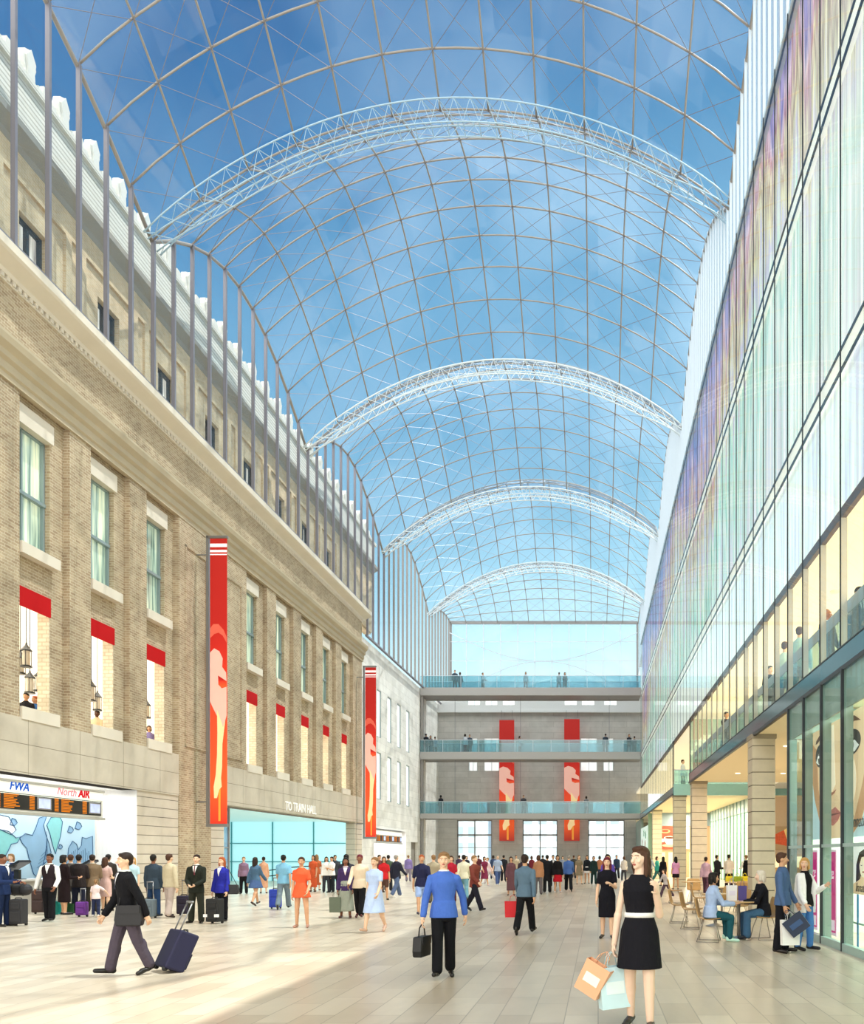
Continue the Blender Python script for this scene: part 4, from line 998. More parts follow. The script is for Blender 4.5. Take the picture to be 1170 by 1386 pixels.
# portrait poster
mb = MB(); mb.box(XP-.02, XP, 9.6, 14.75, .98, 1.84); p = tag(mb.build('poster', pbr('fdfbf6', .5, noise=.01, emit=.45), frame=FR), 'white poster of a long-haired woman looking down, nearest the photo edge', 'poster')
HR = pbr('33261d', .6, noise=.2)
fy(HR, [(13.95,1.0),(14.12,1.2),(14.1,1.5),(13.95,1.7),(13.7,1.76),(13.45,1.68),(13.3,1.5),(13.3,1.2),(13.1,1.0),(13.35,1.02),(13.5,1.2),(13.85,1.2)], XP-.022, p, 'printed_hair')
fy(SK, [(14.5,.985),(14.4,1.12),(14.05,1.2),(13.88,1.25),(13.85,1.3),(13.55,1.3),(13.5,1.24),(13.2,1.18),(12.9,1.1),(12.8,.985)], XP-.028, p, 'printed_shoulders')
fy(SKL, ey(13.72, 1.48, .19, .2), XP-.03, p, 'printed_face'); fy(HR, [(13.95,1.45),(13.92,1.65),(13.7,1.72),(13.5,1.62),(13.48,1.5),(13.6,1.64),(13.8,1.62)], XP-.036, p, 'printed_fringe')
for c in (13.8, 13.62): fy(HR, [(c-.05,1.49),(c,1.475),(c+.05,1.49),(c,1.485)], XP-.036, p, 'printed_eye')
fy(pbr('b8605a', .5), ey(13.71, 1.37, .045, .014, 10), XP-.036, p, 'printed_lips')
text_obj('Innate beauty', .22, pbr('4a3a2e', .5), FR @ Matrix.Translation((XP-.04, 13.5, 1.03)) @ R_NX, p, 'printed_script', .003, shear=.35)
q = MB()
for yy in (14.45, 14.1, 13.3, 13.05): q.tube([(XP, yy, .0), (XP, yy, 1.0)], .018, 6)
q.build('post', pbr('2f7fb8', .4), p, FR)
q = MB(); q.box(XP, XP+.03, 12.6, 14.7, .45, .48); q.build('cross_bar', pbr('a8c9b8', .4), p, FR)
# ================================================================== PEOPLE
BAKE = []      # (object, voxel, smooth iterations, extra finger geometry)
SKINS = {'l': 'e8bfa0', 'm': 'cf9f7c', 'd': '8a5a42', 'k': '5a3a2c', 'p': 'f0d0b8'}
HAIRS = {'black': '17120f', 'brown': '4a2f20', 'dark': '2a1c15', 'blond': 'c79a5a', 'red': 'a8552c', 'grey': '9a948c', 'tan': '8f6c48', 'white': 'd8d0c0', 'wine': '6a2030'}

POSES = {  # arms (swing, abduct, elbow, inward); legs (thigh, knee, abduct)
 'stand':  dict(L=(4, 9, 12, 0), R=(2, 9, 12, 0), lL=(2, 1, 4), lR=(-1, 1, 4)),
 'contra': dict(L=(8, 12, 35, 12), R=(0, 8, 10, 0), lL=(8, 10, 7), lR=(-2, 0, 3)),
 'walk':   dict(L=(-22, 8, 14, 0), R=(24, 8, 25, 0), lL=(24, 6, 2), lR=(-18, 16, 2)),
 'walk2':  dict(L=(22, 8, 25, 0), R=(-20, 8, 14, 0), lL=(-18, 18, 2), lR=(23, 6, 2)),
 'stride': dict(L=(-26, 9, 12, 0), R=(22, 9, 30, 0), lL=(-24, 14, 3), lR=(26, 4, 3)),
 'fold':   dict(L=(20, 6, 95, 38), R=(18, 6, 98, 38), lL=(3, 2, 4), lR=(-1, 1, 4)),
 'hold':   dict(L=(12, 8, 75, 18), R=(10, 8, 80, 18), lL=(3, 2, 4), lR=(-2, 1, 4)),
 'oneup':  dict(L=(22, 8, 100, 15), R=(2, 9, 10, 0), lL=(4, 3, 4), lR=(-1, 1, 4)),
 'reach':  dict(L=(38, 6, 40, 5), R=(10, 9, 40, 8), lL=(4, 3, 4), lR=(-2, 1, 4)),
 'pull':   dict(L=(-26, 12, 6, 0), R=(14, 8, 22, 0), lL=(-24, 12, 3), lR=(26, 4, 3)),
 'clasp':  dict(L=(14, 6, 48, 32), R=(12, 6, 50, 32), lL=(2, 1, 5), lR=(0, 1, 5)),
 'sit':    dict(L=(30, 8, 60, 14), R=(28, 8, 62, 14), lL=(84, 84, 6), lR=(80, 86, 6), lean=8),
}
def rad(a): return a*PI/180

def person(W0, Y, face, H, sex, top, bot, hair, sk, shoes, pose, label, lean=None, head=0, frame=None, extras=None, group=None, sleeve=None):
    """W0: world position of the feet. Returns the body object and hand positions in world space."""
    P = dict(POSES[pose]) if isinstance(pose, str) else dict(pose)
    ln = rad(P.get('lean', 0) if lean is None else lean)
    vox = min(.021, max(.0065, Y/1500.))*(H/1.72)
    if H < 1.3: vox *= .9
    m = sex == 'm'; hx = .047*H; sxw = (.108 if m else .093)*H
    hipz = .525*H
    def T(p):
        p = Vector(p); dz = p.z-hipz
        return Vector((p.x, p.y-math.sin(ln)*dz, hipz+math.cos(ln)*dz)) if dz > 0 else p
    J = {}
    foot = []
    for s, k in ((1, 'lL'), (-1, 'lR')):
        th, kn, ab = (rad(v) for v in P[k])
        hp = Vector((s*hx, 0, hipz-.02*H))
        d = Vector((s*math.sin(ab), -math.sin(th)*math.cos(ab), -math.cos(th)*math.cos(ab)))
        knee = hp + d*.235*H
        a2 = th-kn; ab2 = ab*.4
        d2 = Vector((s*math.sin(ab2), -math.sin(a2)*math.cos(ab2), -math.cos(a2)*math.cos(ab2)))
        ank = knee + d2*.235*H
        pit = max(0, -a2)*.95 if a2 < 0 else -a2*.5 if P.get('lean') is None and th < 1 else 0
        J[k] = (hp, knee, ank, pit)
        toe = ank + Vector((s*.02*H, -math.cos(pit)*.10*H, -math.sin(pit)*.10*H - .025*H))
        heel = ank + Vector((0, .022*H*math.cos(pit), .022*H*math.sin(pit)-.025*H))
        foot.append((ank, toe, heel))
    zmin = min(min(f[1].z, f[2].z) for f in foot) - .017*H
    for s, k in ((1, 'L'), (-1, 'R')):
        sw, ab, el, inw = (rad(v) for v in P[k])
        sh = T((s*sxw*.93, 0, .784*H))
        d = Vector((s*math.sin(ab), -math.sin(sw)*math.cos(ab), -math.cos(sw)*math.cos(ab)))
        elb = sh + d*.175*H
        a2 = sw+el
        d2 = Vector((s*(math.sin(ab)*.4*math.cos(inw)-math.sin(inw)), -math.sin(a2)*math.cos(inw), -math.cos(a2)*math.cos(inw))).normalized()
        wr = elb + d2*.148*H
        J[k] = (sh, elb, wr, d2, s)
    up = Vector((0, 0, -zmin))
    def sh_(p): return Vector(p)+up
    rot = Matrix.Rotation(rad(face), 4, 'Z')
    W = Matrix.Translation(W0) @ rot
    hy = rad(head); HM = Matrix.Rotation(hy, 3, 'Z')
    neck = T((0, .004*H, .86*H))
    def hp_(x, y, z):   # head coordinates (fractions of H), origin at the neck pivot
        return sh_(neck + HM @ Vector((x*H, y*H, (z-.86)*H)))
    ke = vox*.55/1.0
    def torso(mb, k, z0=.44, z1=.85, belly=0):
        wr = (1.0 if m else .9)
        R = [(.44, .070, .062), (.49, .092 if m else .097, .068), (.53, .090 if m else .098, .066), (.60, .080 if m else .074, .056+belly), (.63, .079 if m else .070, .054), (.70, .092*wr, .062), (.755, .100*wr, .066 if m else .070), (.785, .094*wr, .058), (.808, .080*wr, .051), (.828, .056*wr, .043), (.845, .042, .038)]
        rs = []
        for z, rx, ry in R:
            if z0-.001 <= z <= z1+.001:
                c = T((0, .004*H, z*H))+up; rs.append((c.x, c.y, c.z, rx*H+k, ry*H+k))
        mb.loft(rs, 18)
    def legs(mb, k, rh=.050, rk=.034, ra=.022, hem=1.0, up_only=None):
        for kk in ('lL', 'lR'):
            hp, kn, an, _ = J[kk]
            a, b, c = sh_(hp), sh_(kn), sh_(an)
            mb.rc(a, b, rh*H+k, rk*H+k*1.1)
            c2 = b+(c-b)*hem
            mb.rc(b, c2, rk*H+k*1.1, ra*H+k*1.3)
            if True: calf = b+(c-b)*.3+Vector((0, .008*H, 0)); mb.sph(calf, (.033*H+k, .036*H+k, .07*H+k), 10, 6)
    def arms(mb, k, upto=1.0):
        for kk in ('L', 'R'):
            a, b, c, d, s = J[kk]; a, b, c = sh_(a), sh_(b), sh_(c)
            mb.sph(a, (.029 if m else .025)*H+k, 12, 8); mb.rc(Vector((0, .010*H, .838*H))+T((0,0,.838*H))-Vector((0,0,.838*H))+up, a+Vector((-s*.012*H, 0, .006*H)), .024*H+k*.6, .024*H+k*.6)
            if upto <= 1.0 and upto < .99:
                e = a+(b-a)*upto; mb.rc(a, e, .028*H+k, .025*H+k); continue
            mb.rc(a, b, (.029 if m else .023)*H+k, (.0235 if m else .0185)*H+k)
            if upto > 1.01: mb.rc(b, b+(c-b)*(upto-1), .0235*H+k, .018*H+k*1.2)
    # ---------------- body
    mb = MB()
    torso(mb, 0); legs(mb, 0); arms(mb, 0, 2.0)
    mb.rc(sh_(T((0, .006*H, .83*H))), hp_(0, .006, .895), .032*H, .029*H)
    mb.sph(hp_(0, .006, .944), (.0445*H, .053*H, .056*H), 16, 12, M=HM)
    mb.sph(hp_(0, -.014, .912), (.033*H, .034*H, .037*H), 14, 10, M=HM)
    mb.sph(hp_(0, -.034, .886), (.014*H, .013*H, .012*H), 10, 6)
    mb.rc(hp_(0, -.047, .940), hp_(0, -.060, .918), .0055*H, .0095*H, 8)
    mb.sph(hp_(0, -.040, .953), (.030*H, .013*H, .007*H), 10, 6, M=HM)
    for s in (-1, 1):
        mb.sph(hp_(s*.045, .006, .930), (.006*H, .012*H, .018*H), 8, 6, M=HM)
        mb.sph(hp_(s*.022, -.034, .919), (.014*H, .012*H, .013*H), 8, 6, M=HM)
    for (ank, toe, heel) in foot:
        a, t, h = sh_(ank), sh_(toe), sh_(heel)
        mb.rc(a, h+Vector((0, 0, .006*H)), .021*H, .02*H, 8); mb.rc(h, t, .019*H, .015*H, 8)
    hands = {}; fing = MB()
    for kk in ('L', 'R'):
        a, b, c, d, s = J[kk]; c = sh_(c)
        # spread axis: as forward as possible, across the palm
        f = Vector((0, -1, 0)) - d*Vector((0, -1, 0)).dot(d)
        if f.length < .35: f = Vector((s*-1, 0, 0)) - d*Vector((-s, 0, 0)).dot(d)
        f.normalize(); nrm = d.cross(f); 
        if nrm.dot(Vector((-s, 0, 0))) < 0: nrm = -nrm      # palm side, towards the body
        pc = c + d*.022*H; pe = c + d*.052*H
        mb.rc(c, pc, .0165*H, .017*H, 8); mb.rc(pc+f*.008*H, pe+f*.011*H, .012*H, .011*H, 8); mb.rc(pc-f*.008*H, pe-f*.011*H, .012*H, .011*H, 8)
        curl = .55
        for i in range(4):
            L = (.040, .045, .042, .033)[i]*H; o = f*((1.5-i)*.0105*H)
            p0 = pe+o+d*.002*H; p1 = p0+(d*.93+nrm*.25).normalized()*L*.5; p2 = p1+(d*(1-curl)+nrm*curl).normalized()*L*.32; p3 = p2+(d*.2+nrm*.9).normalized()*L*.25
            fing.tube([p0-d*.01*H, p0, p1, p2, p3], .0058*H, 6, 0, .0042*H)
        t0 = c+d*.018*H+f*.012*H
        fing.tube([t0, t0+(d*.5+f*.8+nrm*.3).normalized()*.022*H, t0+(d*.85+f*.75+nrm*.5).normalized()*.044*H], .0068*H, 6, 0, .005*H)
        hands[kk] = W @ (c+d*.075*H)
    body = link('person', mb.mesh('person', skin(SKINS[sk]), True), W)
    tag(body, label, 'person', group)
    BAKE.append((body, vox, 3, fing))
    def child(nm, mbx, mat, v=None, it=3):
        o = link(nm, mbx.mesh(nm, mat, True), W, body)
        BAKE.append((o, vox if v is None else v, it, None)); return o
    def raw(nm, mbx, mat, smooth=True): return link(nm, mbx.mesh(nm, mat, smooth), W, body)
    # ---------------- trousers / skirt
    bt, bc = bot[0], bot[1]
    if bt in ('trousers', 'jeans', 'flare', 'shorts', 'leggings'):
        q = MB(); torso(q, .004*H+ke, .44, .60)
        if bt == 'shorts': 
            for kk in ('lL', 'lR'):
                hp, kn, an, _ = J[kk]; a, b = sh_(hp), sh_(kn); q.rc(a, a+(b-a)*.8, .060*H, .054*H)
        elif bt == 'leggings': legs(q, .003*H+ke, hem=.93)
        elif bt == 'flare': legs(q, .004*H+ke, .052, .036, .040, hem=.97)
        else: legs(q, .004*H+ke, .053, .038 if m else .035, .035 if m else .028, hem=.97)
        child({'shorts': 'shorts', 'jeans': 'jeans', 'leggings': 'leggings'}.get(bt, 'trousers'), q, cloth(bc))
    def skirt(q, hem, flare, waist=.62, k=.008):
        c0 = T((0, 0, waist*H))+up
        kneemid = (J['lL'][1]+J['lR'][1])/2; ankmid = (J['lL'][2]+J['lR'][2])/2
        rs = []
        wid = max(abs(J['lL'][1].x-J['lR'][1].x)/2+.045*H, .07*H)
        dep = abs(J['lL'][1].y-J['lR'][1].y)/2+.055*H
        steps = 7
        for i in range(steps+1):
            t = i/steps; z = waist+(hem-waist)*t
            if z > .53: rx = .070+(.100-.070)*(waist-z)/(waist-.53+1e-6); ry = .056+(.075-.056)*(waist-z)/(waist-.53+1e-6); cy = 0
            else:
                tt = (.53-z)/(.53-hem+1e-6); rx = .100+(max(wid/H, .085)+flare-.100)*tt; ry = .075+(max(dep/H, .07)+flare*.7-.075)*tt
                cy = (kneemid.y if z > .28 else kneemid.y)*min(1, tt)*.9
            rs.append((0, cy, z*H+up.z, rx*H+k*H, ry*H+k*H))
        q.loft(rs[::-1], 20)
    if bt == 'skirt':
        q = MB(); skirt(q, bot[2], bot[3] if len(bot) > 3 else .02); child('skirt', q, cloth(bc))
    # ---------------- upper garment
    tt_, tc = top[0], top[1]
    q = MB()
    sl = {'jacket': 1.93, 'coat': 1.93, 'shirt': 1.9, 'tee': .62, 'polo': .7, 'tank': 0, 'dress': 0, 'dress_tee': .55, 'dress_long': 1.9, 'vest': 0, 'sweater': 1.92}[tt_] if sleeve is None else sleeve
    thick = {'jacket': .010, 'coat': .012, 'sweater': .009, 'vest': .009}.get(tt_, .006)*H+ke*.8
    lo = {'jacket': .44, 'coat': .44}.get(tt_, .49)
    if tt_ in ('shirt', 'tee', 'sweater', 'polo'):
        q.loft([(0, 0, .468*H+up.z, (.108 if m else .104)*H+thick, .078*H+thick), (0, 0, .52*H+up.z, (.103 if m else .101)*H+thick, .074*H+thick), (0, 0, .60*H+up.z, .086*H+thick, .060*H+thick)], 18)
    torso(q, thick, lo, .845)
    if tt_ in ('jacket', 'coat'):
        c = T((0, 0, .46*H))+up
        q.loft([(0, 0, (.30 if tt_ == 'coat' else .435)*H+up.z, .108*H+ke, .085*H+ke), (0, 0, .5*H+up.z, .105*H+ke, .08*H+ke), (0, 0, .56*H+up.z, .096*H+ke, .073*H+ke)], 18)
    if sl == 0:
        for kk in ('L', 'R'): q.sph(sh_(J[kk][0])*1.0+Vector((-J[kk][4]*.018*H, 0, 0)), (.028*H, .038*H, .034*H), 10, 8)
    elif tt_ == 'vest': pass
    else: arms(q, thick*.85, sl)
    if tt_.startswith('dress'):
        skirt(q, top[2], top[3] if len(top) > 3 else .015)
    nm = {'dress_tee': 'dress', 'dress_long': 'dress', 'tank': 'top', 'tee': 't_shirt', 'polo': 'shirt'}.get(tt_, tt_)
    child(nm, q, cloth(tc))
    if tt_ == 'vest':
        q = MB(); torso(q, .006*H, .7, .845); arms(q, .009*H, 1.9); child('shirt', q, cloth(top[2] if len(top) > 2 else 'f4f4f2'))
    if tt_ in ('jacket', 'coat', 'vest', 'sweater') and len(top) > 2 or tt_ in ('shirt', 'polo', 'tee'):
        q = MB()   # collar ring
        c = T((0, .006*H, .845*H))+up
        q.loft([(c.x, c.y, c.z-.012*H, .052*H, .044*H), (c.x, c.y, c.z+.012*H, .038*H, .037*H)], 14)
        raw('collar', q, cloth(top[2] if len(top) > 2 else tc))
    if tt_ in ('jacket', 'vest') and len(top) > 2:
        # shirt front showing in the V of the lapels, hugging the chest
        q = MB(); vs = []; rows = 7
        for i in range(rows+1):
            t = i/rows; z = .835-(.135)*t; hw = .034*(1-t)+.001
            zz = z; ry = (.062 if m else .066)
            for (a_, b_, c_) in ((.845,.040,0),(.825,.046,0),(.80,.056,0),(.755,.068,0),(.70,.062,0)):
                if zz >= a_: break
            tab = [(.70,.062,.092),(.755,.066 if m else .070,.1),(.80,.056,.1),(.825,.046,.084),(.845,.040,.05)]
            ry = .062; rx = .09
            for (p_, q_) in zip(tab, tab[1:]):
                if p_[0] <= zz <= q_[0]: f_ = (zz-p_[0])/(q_[0]-p_[0]); ry = p_[1]+(q_[1]-p_[1])*f_; rx = p_[2]+(q_[2]-p_[2])*f_
            row = []
            for j in range(5):
                x = hw*(j/2-1)
                y = -(ry+thick/H)*math.sqrt(max(0, 1-(x/(rx+thick/H))**2))
                c = T((x*H, .004*H+y*H-.004*H, zz*H))+up; row.append(c)
            vs.append(row)
        flatv = [p for r in vs for p in r]; nb = len(flatv)
        back = [p+Vector((0, .012*H, 0)) for p in flatv]
        fs = []
        for i in range(rows):
            for j in range(4):
                a_ = i*5+j; fs.append((a_, a_+5, a_+6, a_+1))
        q.add(flatv+back, fs+[tuple(nb+x for x in f[::-1]) for f in fs])
        raw('shirt_front', q, cloth(top[2]))
        if len(top) > 3:
            r = MB()
            for i in range(rows):
                w0, w1 = .006*H*(1+.5*i/rows), .006*H*(1+.5*(i+1)/rows)
                a_, b_ = vs[i][2]+Vector((0, -.004*H, 0)), vs[i+1][2]+Vector((0, -.004*H, 0))
                r.add([a_+Vector((-w0,0,0)), a_+Vector((w0,0,0)), b_+Vector((w1,0,0)), b_+Vector((-w1,0,0)), a_+Vector((-w0,.008,0)), a_+Vector((w0,.008,0)), b_+Vector((w1,.008,0)), b_+Vector((-w1,.008,0))],
                      [(0,3,2,1),(4,5,6,7),(0,1,5,4),(2,3,7,6),(1,2,6,5),(3,0,4,7)])
            raw('necktie', r, cloth(top[3]))
    # ---------------- shoes
    if shoes:
        for (ank, toe, heel) in foot:
            q = MB(); t, h = sh_(toe), sh_(heel)
            q.rc(h+Vector((0, .002*H, .002*H)), t+Vector((0, -.004*H, 0)), .0235*H, .0195*H, 10); q.sph((h+t)/2+Vector((0, 0, .002*H)), (.026*H, .05*H, .018*H), 10, 6)
            if m or bt in ('trousers', 'jeans', 'flare'): q.rc(h+Vector((0, 0, .02*H)), h, .024*H, .022*H)
            child('shoe', q, pbr(shoes, .4, noise=.05))
    # ---------------- hair
    hs, hc = hair
    hm = pbr(HAIRS[hc], .6, noise=.25, nscale=60, spec=.3)
    if hs != 'bald':
        q = MB()
        q.sph(hp_(0, .013, .957), (.0495*H, .056*H, .050*H), 16, 12, M=HM)
        if hs == 'short': q.sph(hp_(0, .030, .93), (.042*H, .036*H, .040*H), 12, 8, M=HM); q.sph(hp_(0, -.022, .985), (.034*H, .024*H, .013*H), 12, 6, M=HM)
        if hs in ('long', 'bob', 'pony', 'bun'):
            q.sph(hp_(0, -.012, .986), (.040*H, .034*H, .018*H), 12, 6, M=HM)
            q.sph(hp_(0, .030, .93), (.046*H, .038*H, .048*H), 12, 8, M=HM)
        if hs in ('long', 'bob'):
            zl = .79 if hs == 'long' else .872
            for s in (-1, 1):
                q.rc(hp_(s*.043, .004, .955), hp_(s*.046, .004, .885), .014*H, .015*H, 8)
                if hs == 'long': q.rc(hp_(s*.046, .008, .885), hp_(s*.042, -.002 if s > 0 else .02, .82), .016*H, .011*H, 8)
            q.rc(hp_(0, .036, .93), hp_(0, .044, zl+.01), .036*H, .026*H, 10); q.rc(hp_(-.02, .034, .92), hp_(-.028, .042, zl), .03*H, .016*H, 10); q.rc(hp_(.02, .034, .92), hp_(.028, .042, zl), .03*H, .016*H, 10)
        if hs == 'pony': q.rc(hp_(0, .05, .96), hp_(0, .075, .93), .016*H, .02*H); q.rc(hp_(0, .075, .93), hp_(0, .07, .86), .02*H, .009*H)
        if hs == 'bun': q.sph(hp_(0, .055, .965), .026*H, 10, 8)
        child('hair', q, hm)
    # ---------------- face details (nearer people)
    if Y < 60:
        for s in (-1, 1):
            q = MB(); q.sph(hp_(s*.0175, -.0418, .937), (.0070*H, .0048*H, .0036*H), 10, 6, M=HM); e = raw('eye', q, pbr('f2eeea', .25, noise=0))
            q2 = MB(); q2.sph(hp_(s*.0175, -.0448, .937), (.0032*H, .0022*H, .0034*H), 8, 5, M=HM); o2 = link('iris', q2.mesh('iris', pbr('2b1c14', .25, noise=0), True), W, e)
            q = MB(); q.tube([hp_(s*.008, -.0505, .950), hp_(s*.018, -.0495, .953), hp_(s*.030, -.0415, .950)], .0018*H, 5); raw('eyebrow', q, hm)
        q = MB(); q.sph(hp_(0, -.0475, .902), (.0135*H, .0045*H, .0032*H), 10, 6, M=HM); q.sph(hp_(0, -.0465, .8975), (.011*H, .0045*H, .0034*H), 10, 6, M=HM); raw('lips', q, pbr('b8605a' if sk not in 'dk' else '6a3430', .4, noise=0))
    info = dict(body=body, W=W, hands=hands, up=up, H=H, T=T, raw=raw, child=child, torso=torso, hp=hp_, sh=sh_, J=J)
    if extras: extras(info)
    return info

def ground(px, py, z=0.0):
    Y = (EYE-z)*FOC/(py-HY); return Vector(((px-HX)*Y/FOC, Y, z))
SCLX = 1.0
def P(px, yf, yh, face, sex, top, bot, hair, sk, shoes, pose, label, **kw):
    g = ground(px, yf); H = (yf-yh)*g.y/FOC
    H = max(1.58 if sex == 'f' else 1.66, min(1.88, H)) if H > 1.35 else H
    return person(g, g.y, face, H, sex, top, bot, hair, sk, shoes, pose, label, **kw)
def PZ(px, yh, z, H, face, sex, top, bot, hair, sk, shoes, pose, label, Y=None, **kw):
    """somebody standing on a level z, placed by the top of the head"""
    if Y is None: Y = (EYE-z-H)*FOC/(yh-HY)
    return person(Vector(((px-HX)*Y/FOC, Y, z)), Y, face, H, sex, top, bot, hair, sk, shoes, pose, label, **kw)

# ------------------------------------------------------------------ bags and luggage
def bev(o, w=.02, n=2):
    md = o.modifiers.new('round', 'BEVEL'); md.width = w; md.segments = n; md.limit_method = 'ANGLE'
def suitcase(x, y, rz, w, d, h, col, label, tilt=0, handle=.45, group='wheeled suitcases', z=0, strap=None):
    W = Matrix.Translation((x, y, z)) @ Matrix.Rotation(rad(rz), 4, 'Z') @ Matrix.Rotation(rad(tilt), 4, 'X')
    mb = MB(); mb.box(-w/2, w/2, -d/2, d/2, .045, .045+h)
    o = link('suitcase', mb.mesh('suitcase', pbr(col, .7, noise=.1)), W); bev(o, .03, 3); tag(o, label, 'suitcase', group)
    q = MB(); q.box(-w*.38, w*.38, -d/2-.035, -d/2+.01, .1, .045+h*.52); p = link('pocket', q.mesh('pocket', pbr(col, .75, noise=.12)), W, o); bev(p, .015)
    q = MB(); q.box(-w*.34, w*.34, -d/2-.02, -d/2+.01, .045+h*.6, .045+h*.86); p = link('pocket', q.mesh('pocket', pbr(col, .75, noise=.12)), W, o); bev(p, .012)
    for sx in (-1, 1):
        q = MB(); q.tube([(sx*w*.38-.02, d/2-.03, .035), (sx*w*.38+.02, d/2-.03, .035)], .035, 12); link('wheel', q.mesh('wheel', M_black, True), W, o)
    if handle:
        q = MB(); a = w*.22; zt = .045+h
        q.tube([(-a, d/2-.03, zt-.02), (-a, d/2-.03, zt+handle), (a, d/2-.03, zt+handle), (a, d/2-.03, zt-.02)], .010, 6); q.tube([(-a-.01, d/2-.03, zt+handle), (a+.01, d/2-.03, zt+handle)], .017, 8)
        link('handle', q.mesh('handle', M_steel, True), W, o)
    q = MB(); q.tube([(-.08, 0, .045+h), (-.06, 0, .075+h), (.06, 0, .075+h), (.08, 0, .045+h)], .012, 6); link('grip', q.mesh('grip', M_black, True), W, o)
    if strap:
        for k in (-1, 1):
            q = MB(); q.box(k*w*.42-.05, k*w*.42+.05, -d/2-.045, -d/2, .3*h, .42*h); link('luggage_tag', q.mesh('tag', pbr(strap, .6)), W, o)
    return o
def shopping_bag(pos, rz, w, h, d, col, label, tilt=0, cat='bag', group=None, side=None, hcol=None, on_ground=False):
    """pos: where the handles are held (or the base, on_ground)"""
    W = Matrix.Translation(pos) @ Matrix.Rotation(rad(rz), 4, 'Z') @ Matrix.Rotation(rad(tilt), 4, 'Y')
    top = h+.14
    b = 0 if on_ground else -top
    mb = MB(); t = .004; r = []
    # open-topped tapered bag with thickness
    def ring(z, k, e): return [(-w/2*k+e, -d/2*k+e, z), (w/2*k-e, -d/2*k+e, z), (w/2*k-e, d/2*k-e, z), (-w/2*k+e, d/2*k-e, z)]
    vs = ring(b, .94, 0)+ring(b+h, 1, 0)+ring(b+h, 1, t)+ring(b+.01, .94, t)
    fs = [(3, 2, 1, 0)]
    for k in range(3):
        for j in range(4):
            q = (j+1) % 4; fs.append((k*4+j, k*4+q, k*4+4+q, k*4+4+j))
    fs.append((12, 13, 14, 15))
    mb.add(vs, fs)
    o = link('shopping_bag', mb.mesh('bag', pbr(col, .55, noise=.05, nscale=6)), W); tag(o, label, cat, group)
    for s in (-1, 1):
        q = MB(); q.tube([(-w*.22, s*(d/2-.005), b+h-.02), (-w*.16, s*d*.3, b+h+.09), (0, s*.01, b+h+.14), (w*.16, s*d*.3, b+h+.09), (w*.22, s*(d/2-.005), b+h-.02)], .004, 5)
        link('handle', q.mesh('handle', pbr(hcol or col, .6), True), W, o)
    if side:
        q = MB(); q.box(-w*.3, w*.3, -d/2*.985-.004, -d/2*.96, b+h*.35, b+h*.65); link('printed_panel', q.mesh('panel', pbr(side, .6)), W, o)
    return o
def handbag(pos, rz, w, h, d, col, label, drop=.2, strap_to=None, group=None):
    W = Matrix.Translation(pos) @ Matrix.Rotation(rad(rz), 4, 'Z')
    mb = MB(); z1 = -drop; z0 = z1-h
    mb.extr([(-w/2*.9, z0), (w/2*.9, z0), (w/2, z0+h*.3), (w/2*.85, z1), (-w/2*.85, z1), (-w/2, z0+h*.3)], 'y', -d/2, d/2)
    o = link('handbag', mb.mesh('handbag', pbr(col, .5, noise=.08)), W); bev(o, .02, 3); tag(o, label, 'bag', group)
    q = MB(); q.extr([(-w/2*.8, z1-h*.38), (w/2*.8, z1-h*.38), (w/2*.84, z1+.004), (-w/2*.84, z1+.004)], 'y', -d/2-.012, -d/2+.002); link('flap', q.mesh('flap', pbr(col, .5, noise=.08)), W, o)
    q = MB()
    if strap_to is not None:
        l = W.inverted() @ Vector(strap_to); q.tube([(-w*.36, 0, z1), tuple(l+Vector((-.02, 0, 0))), tuple(l+Vector((.02, 0, 0))), (w*.36, 0, z1)], .008, 5)
    else: q.tube([(-w*.3, 0, z1-.01), (-w*.22, 0, z1+drop*.7), (0, 0, 0), (w*.22, 0, z1+drop*.7), (w*.3, 0, z1-.01)], .009, 6)
    link('strap', q.mesh('strap', pbr(col, .5), True), W, o)
    return o

def bake_all():
    for (o, v, it, fg) in BAKE:
        r = o.modifiers.new('r', 'REMESH'); r.mode = 'VOXEL'; r.voxel_size = v; r.use_smooth_shade = True
        s = o.modifiers.new('s', 'SMOOTH'); s.factor = .5; s.iterations = it
    bpy.context.view_layer.update()
    dg = bpy.context.evaluated_depsgraph_get()
    for (o, v, it, fg) in BAKE:
        old = o.data
        me = bpy.data.meshes.new_from_object(o.evaluated_get(dg))
        if fg is not None:
            n = len(me.vertices); co = [0.0]*(3*n); me.vertices.foreach_get('co', co)
            vs = [tuple(co[3*i:3*i+3]) for i in range(n)]; fs = [tuple(p.vertices) for p in me.polygons]
            vs += fg.v; fs += [tuple(n+i for i in f) for f in fg.f]
            m2 = bpy.data.meshes.new('person'); m2.from_pydata(vs, [], fs); m2.materials.append(old.materials[0])
            m2.polygons.foreach_set('use_smooth', [True]*len(fs)); m2.update(); bpy.data.meshes.remove(me); me = m2
        mats = list(old.materials)
        if not len(me.materials):
            for mm in mats: me.materials.append(mm)
        o.modifiers.clear(); o.data = me
        if fg is None and len(me.polygons) == 0: print('EMPTY', o.name)
# ================================================================== FOREGROUND
W_ = dict
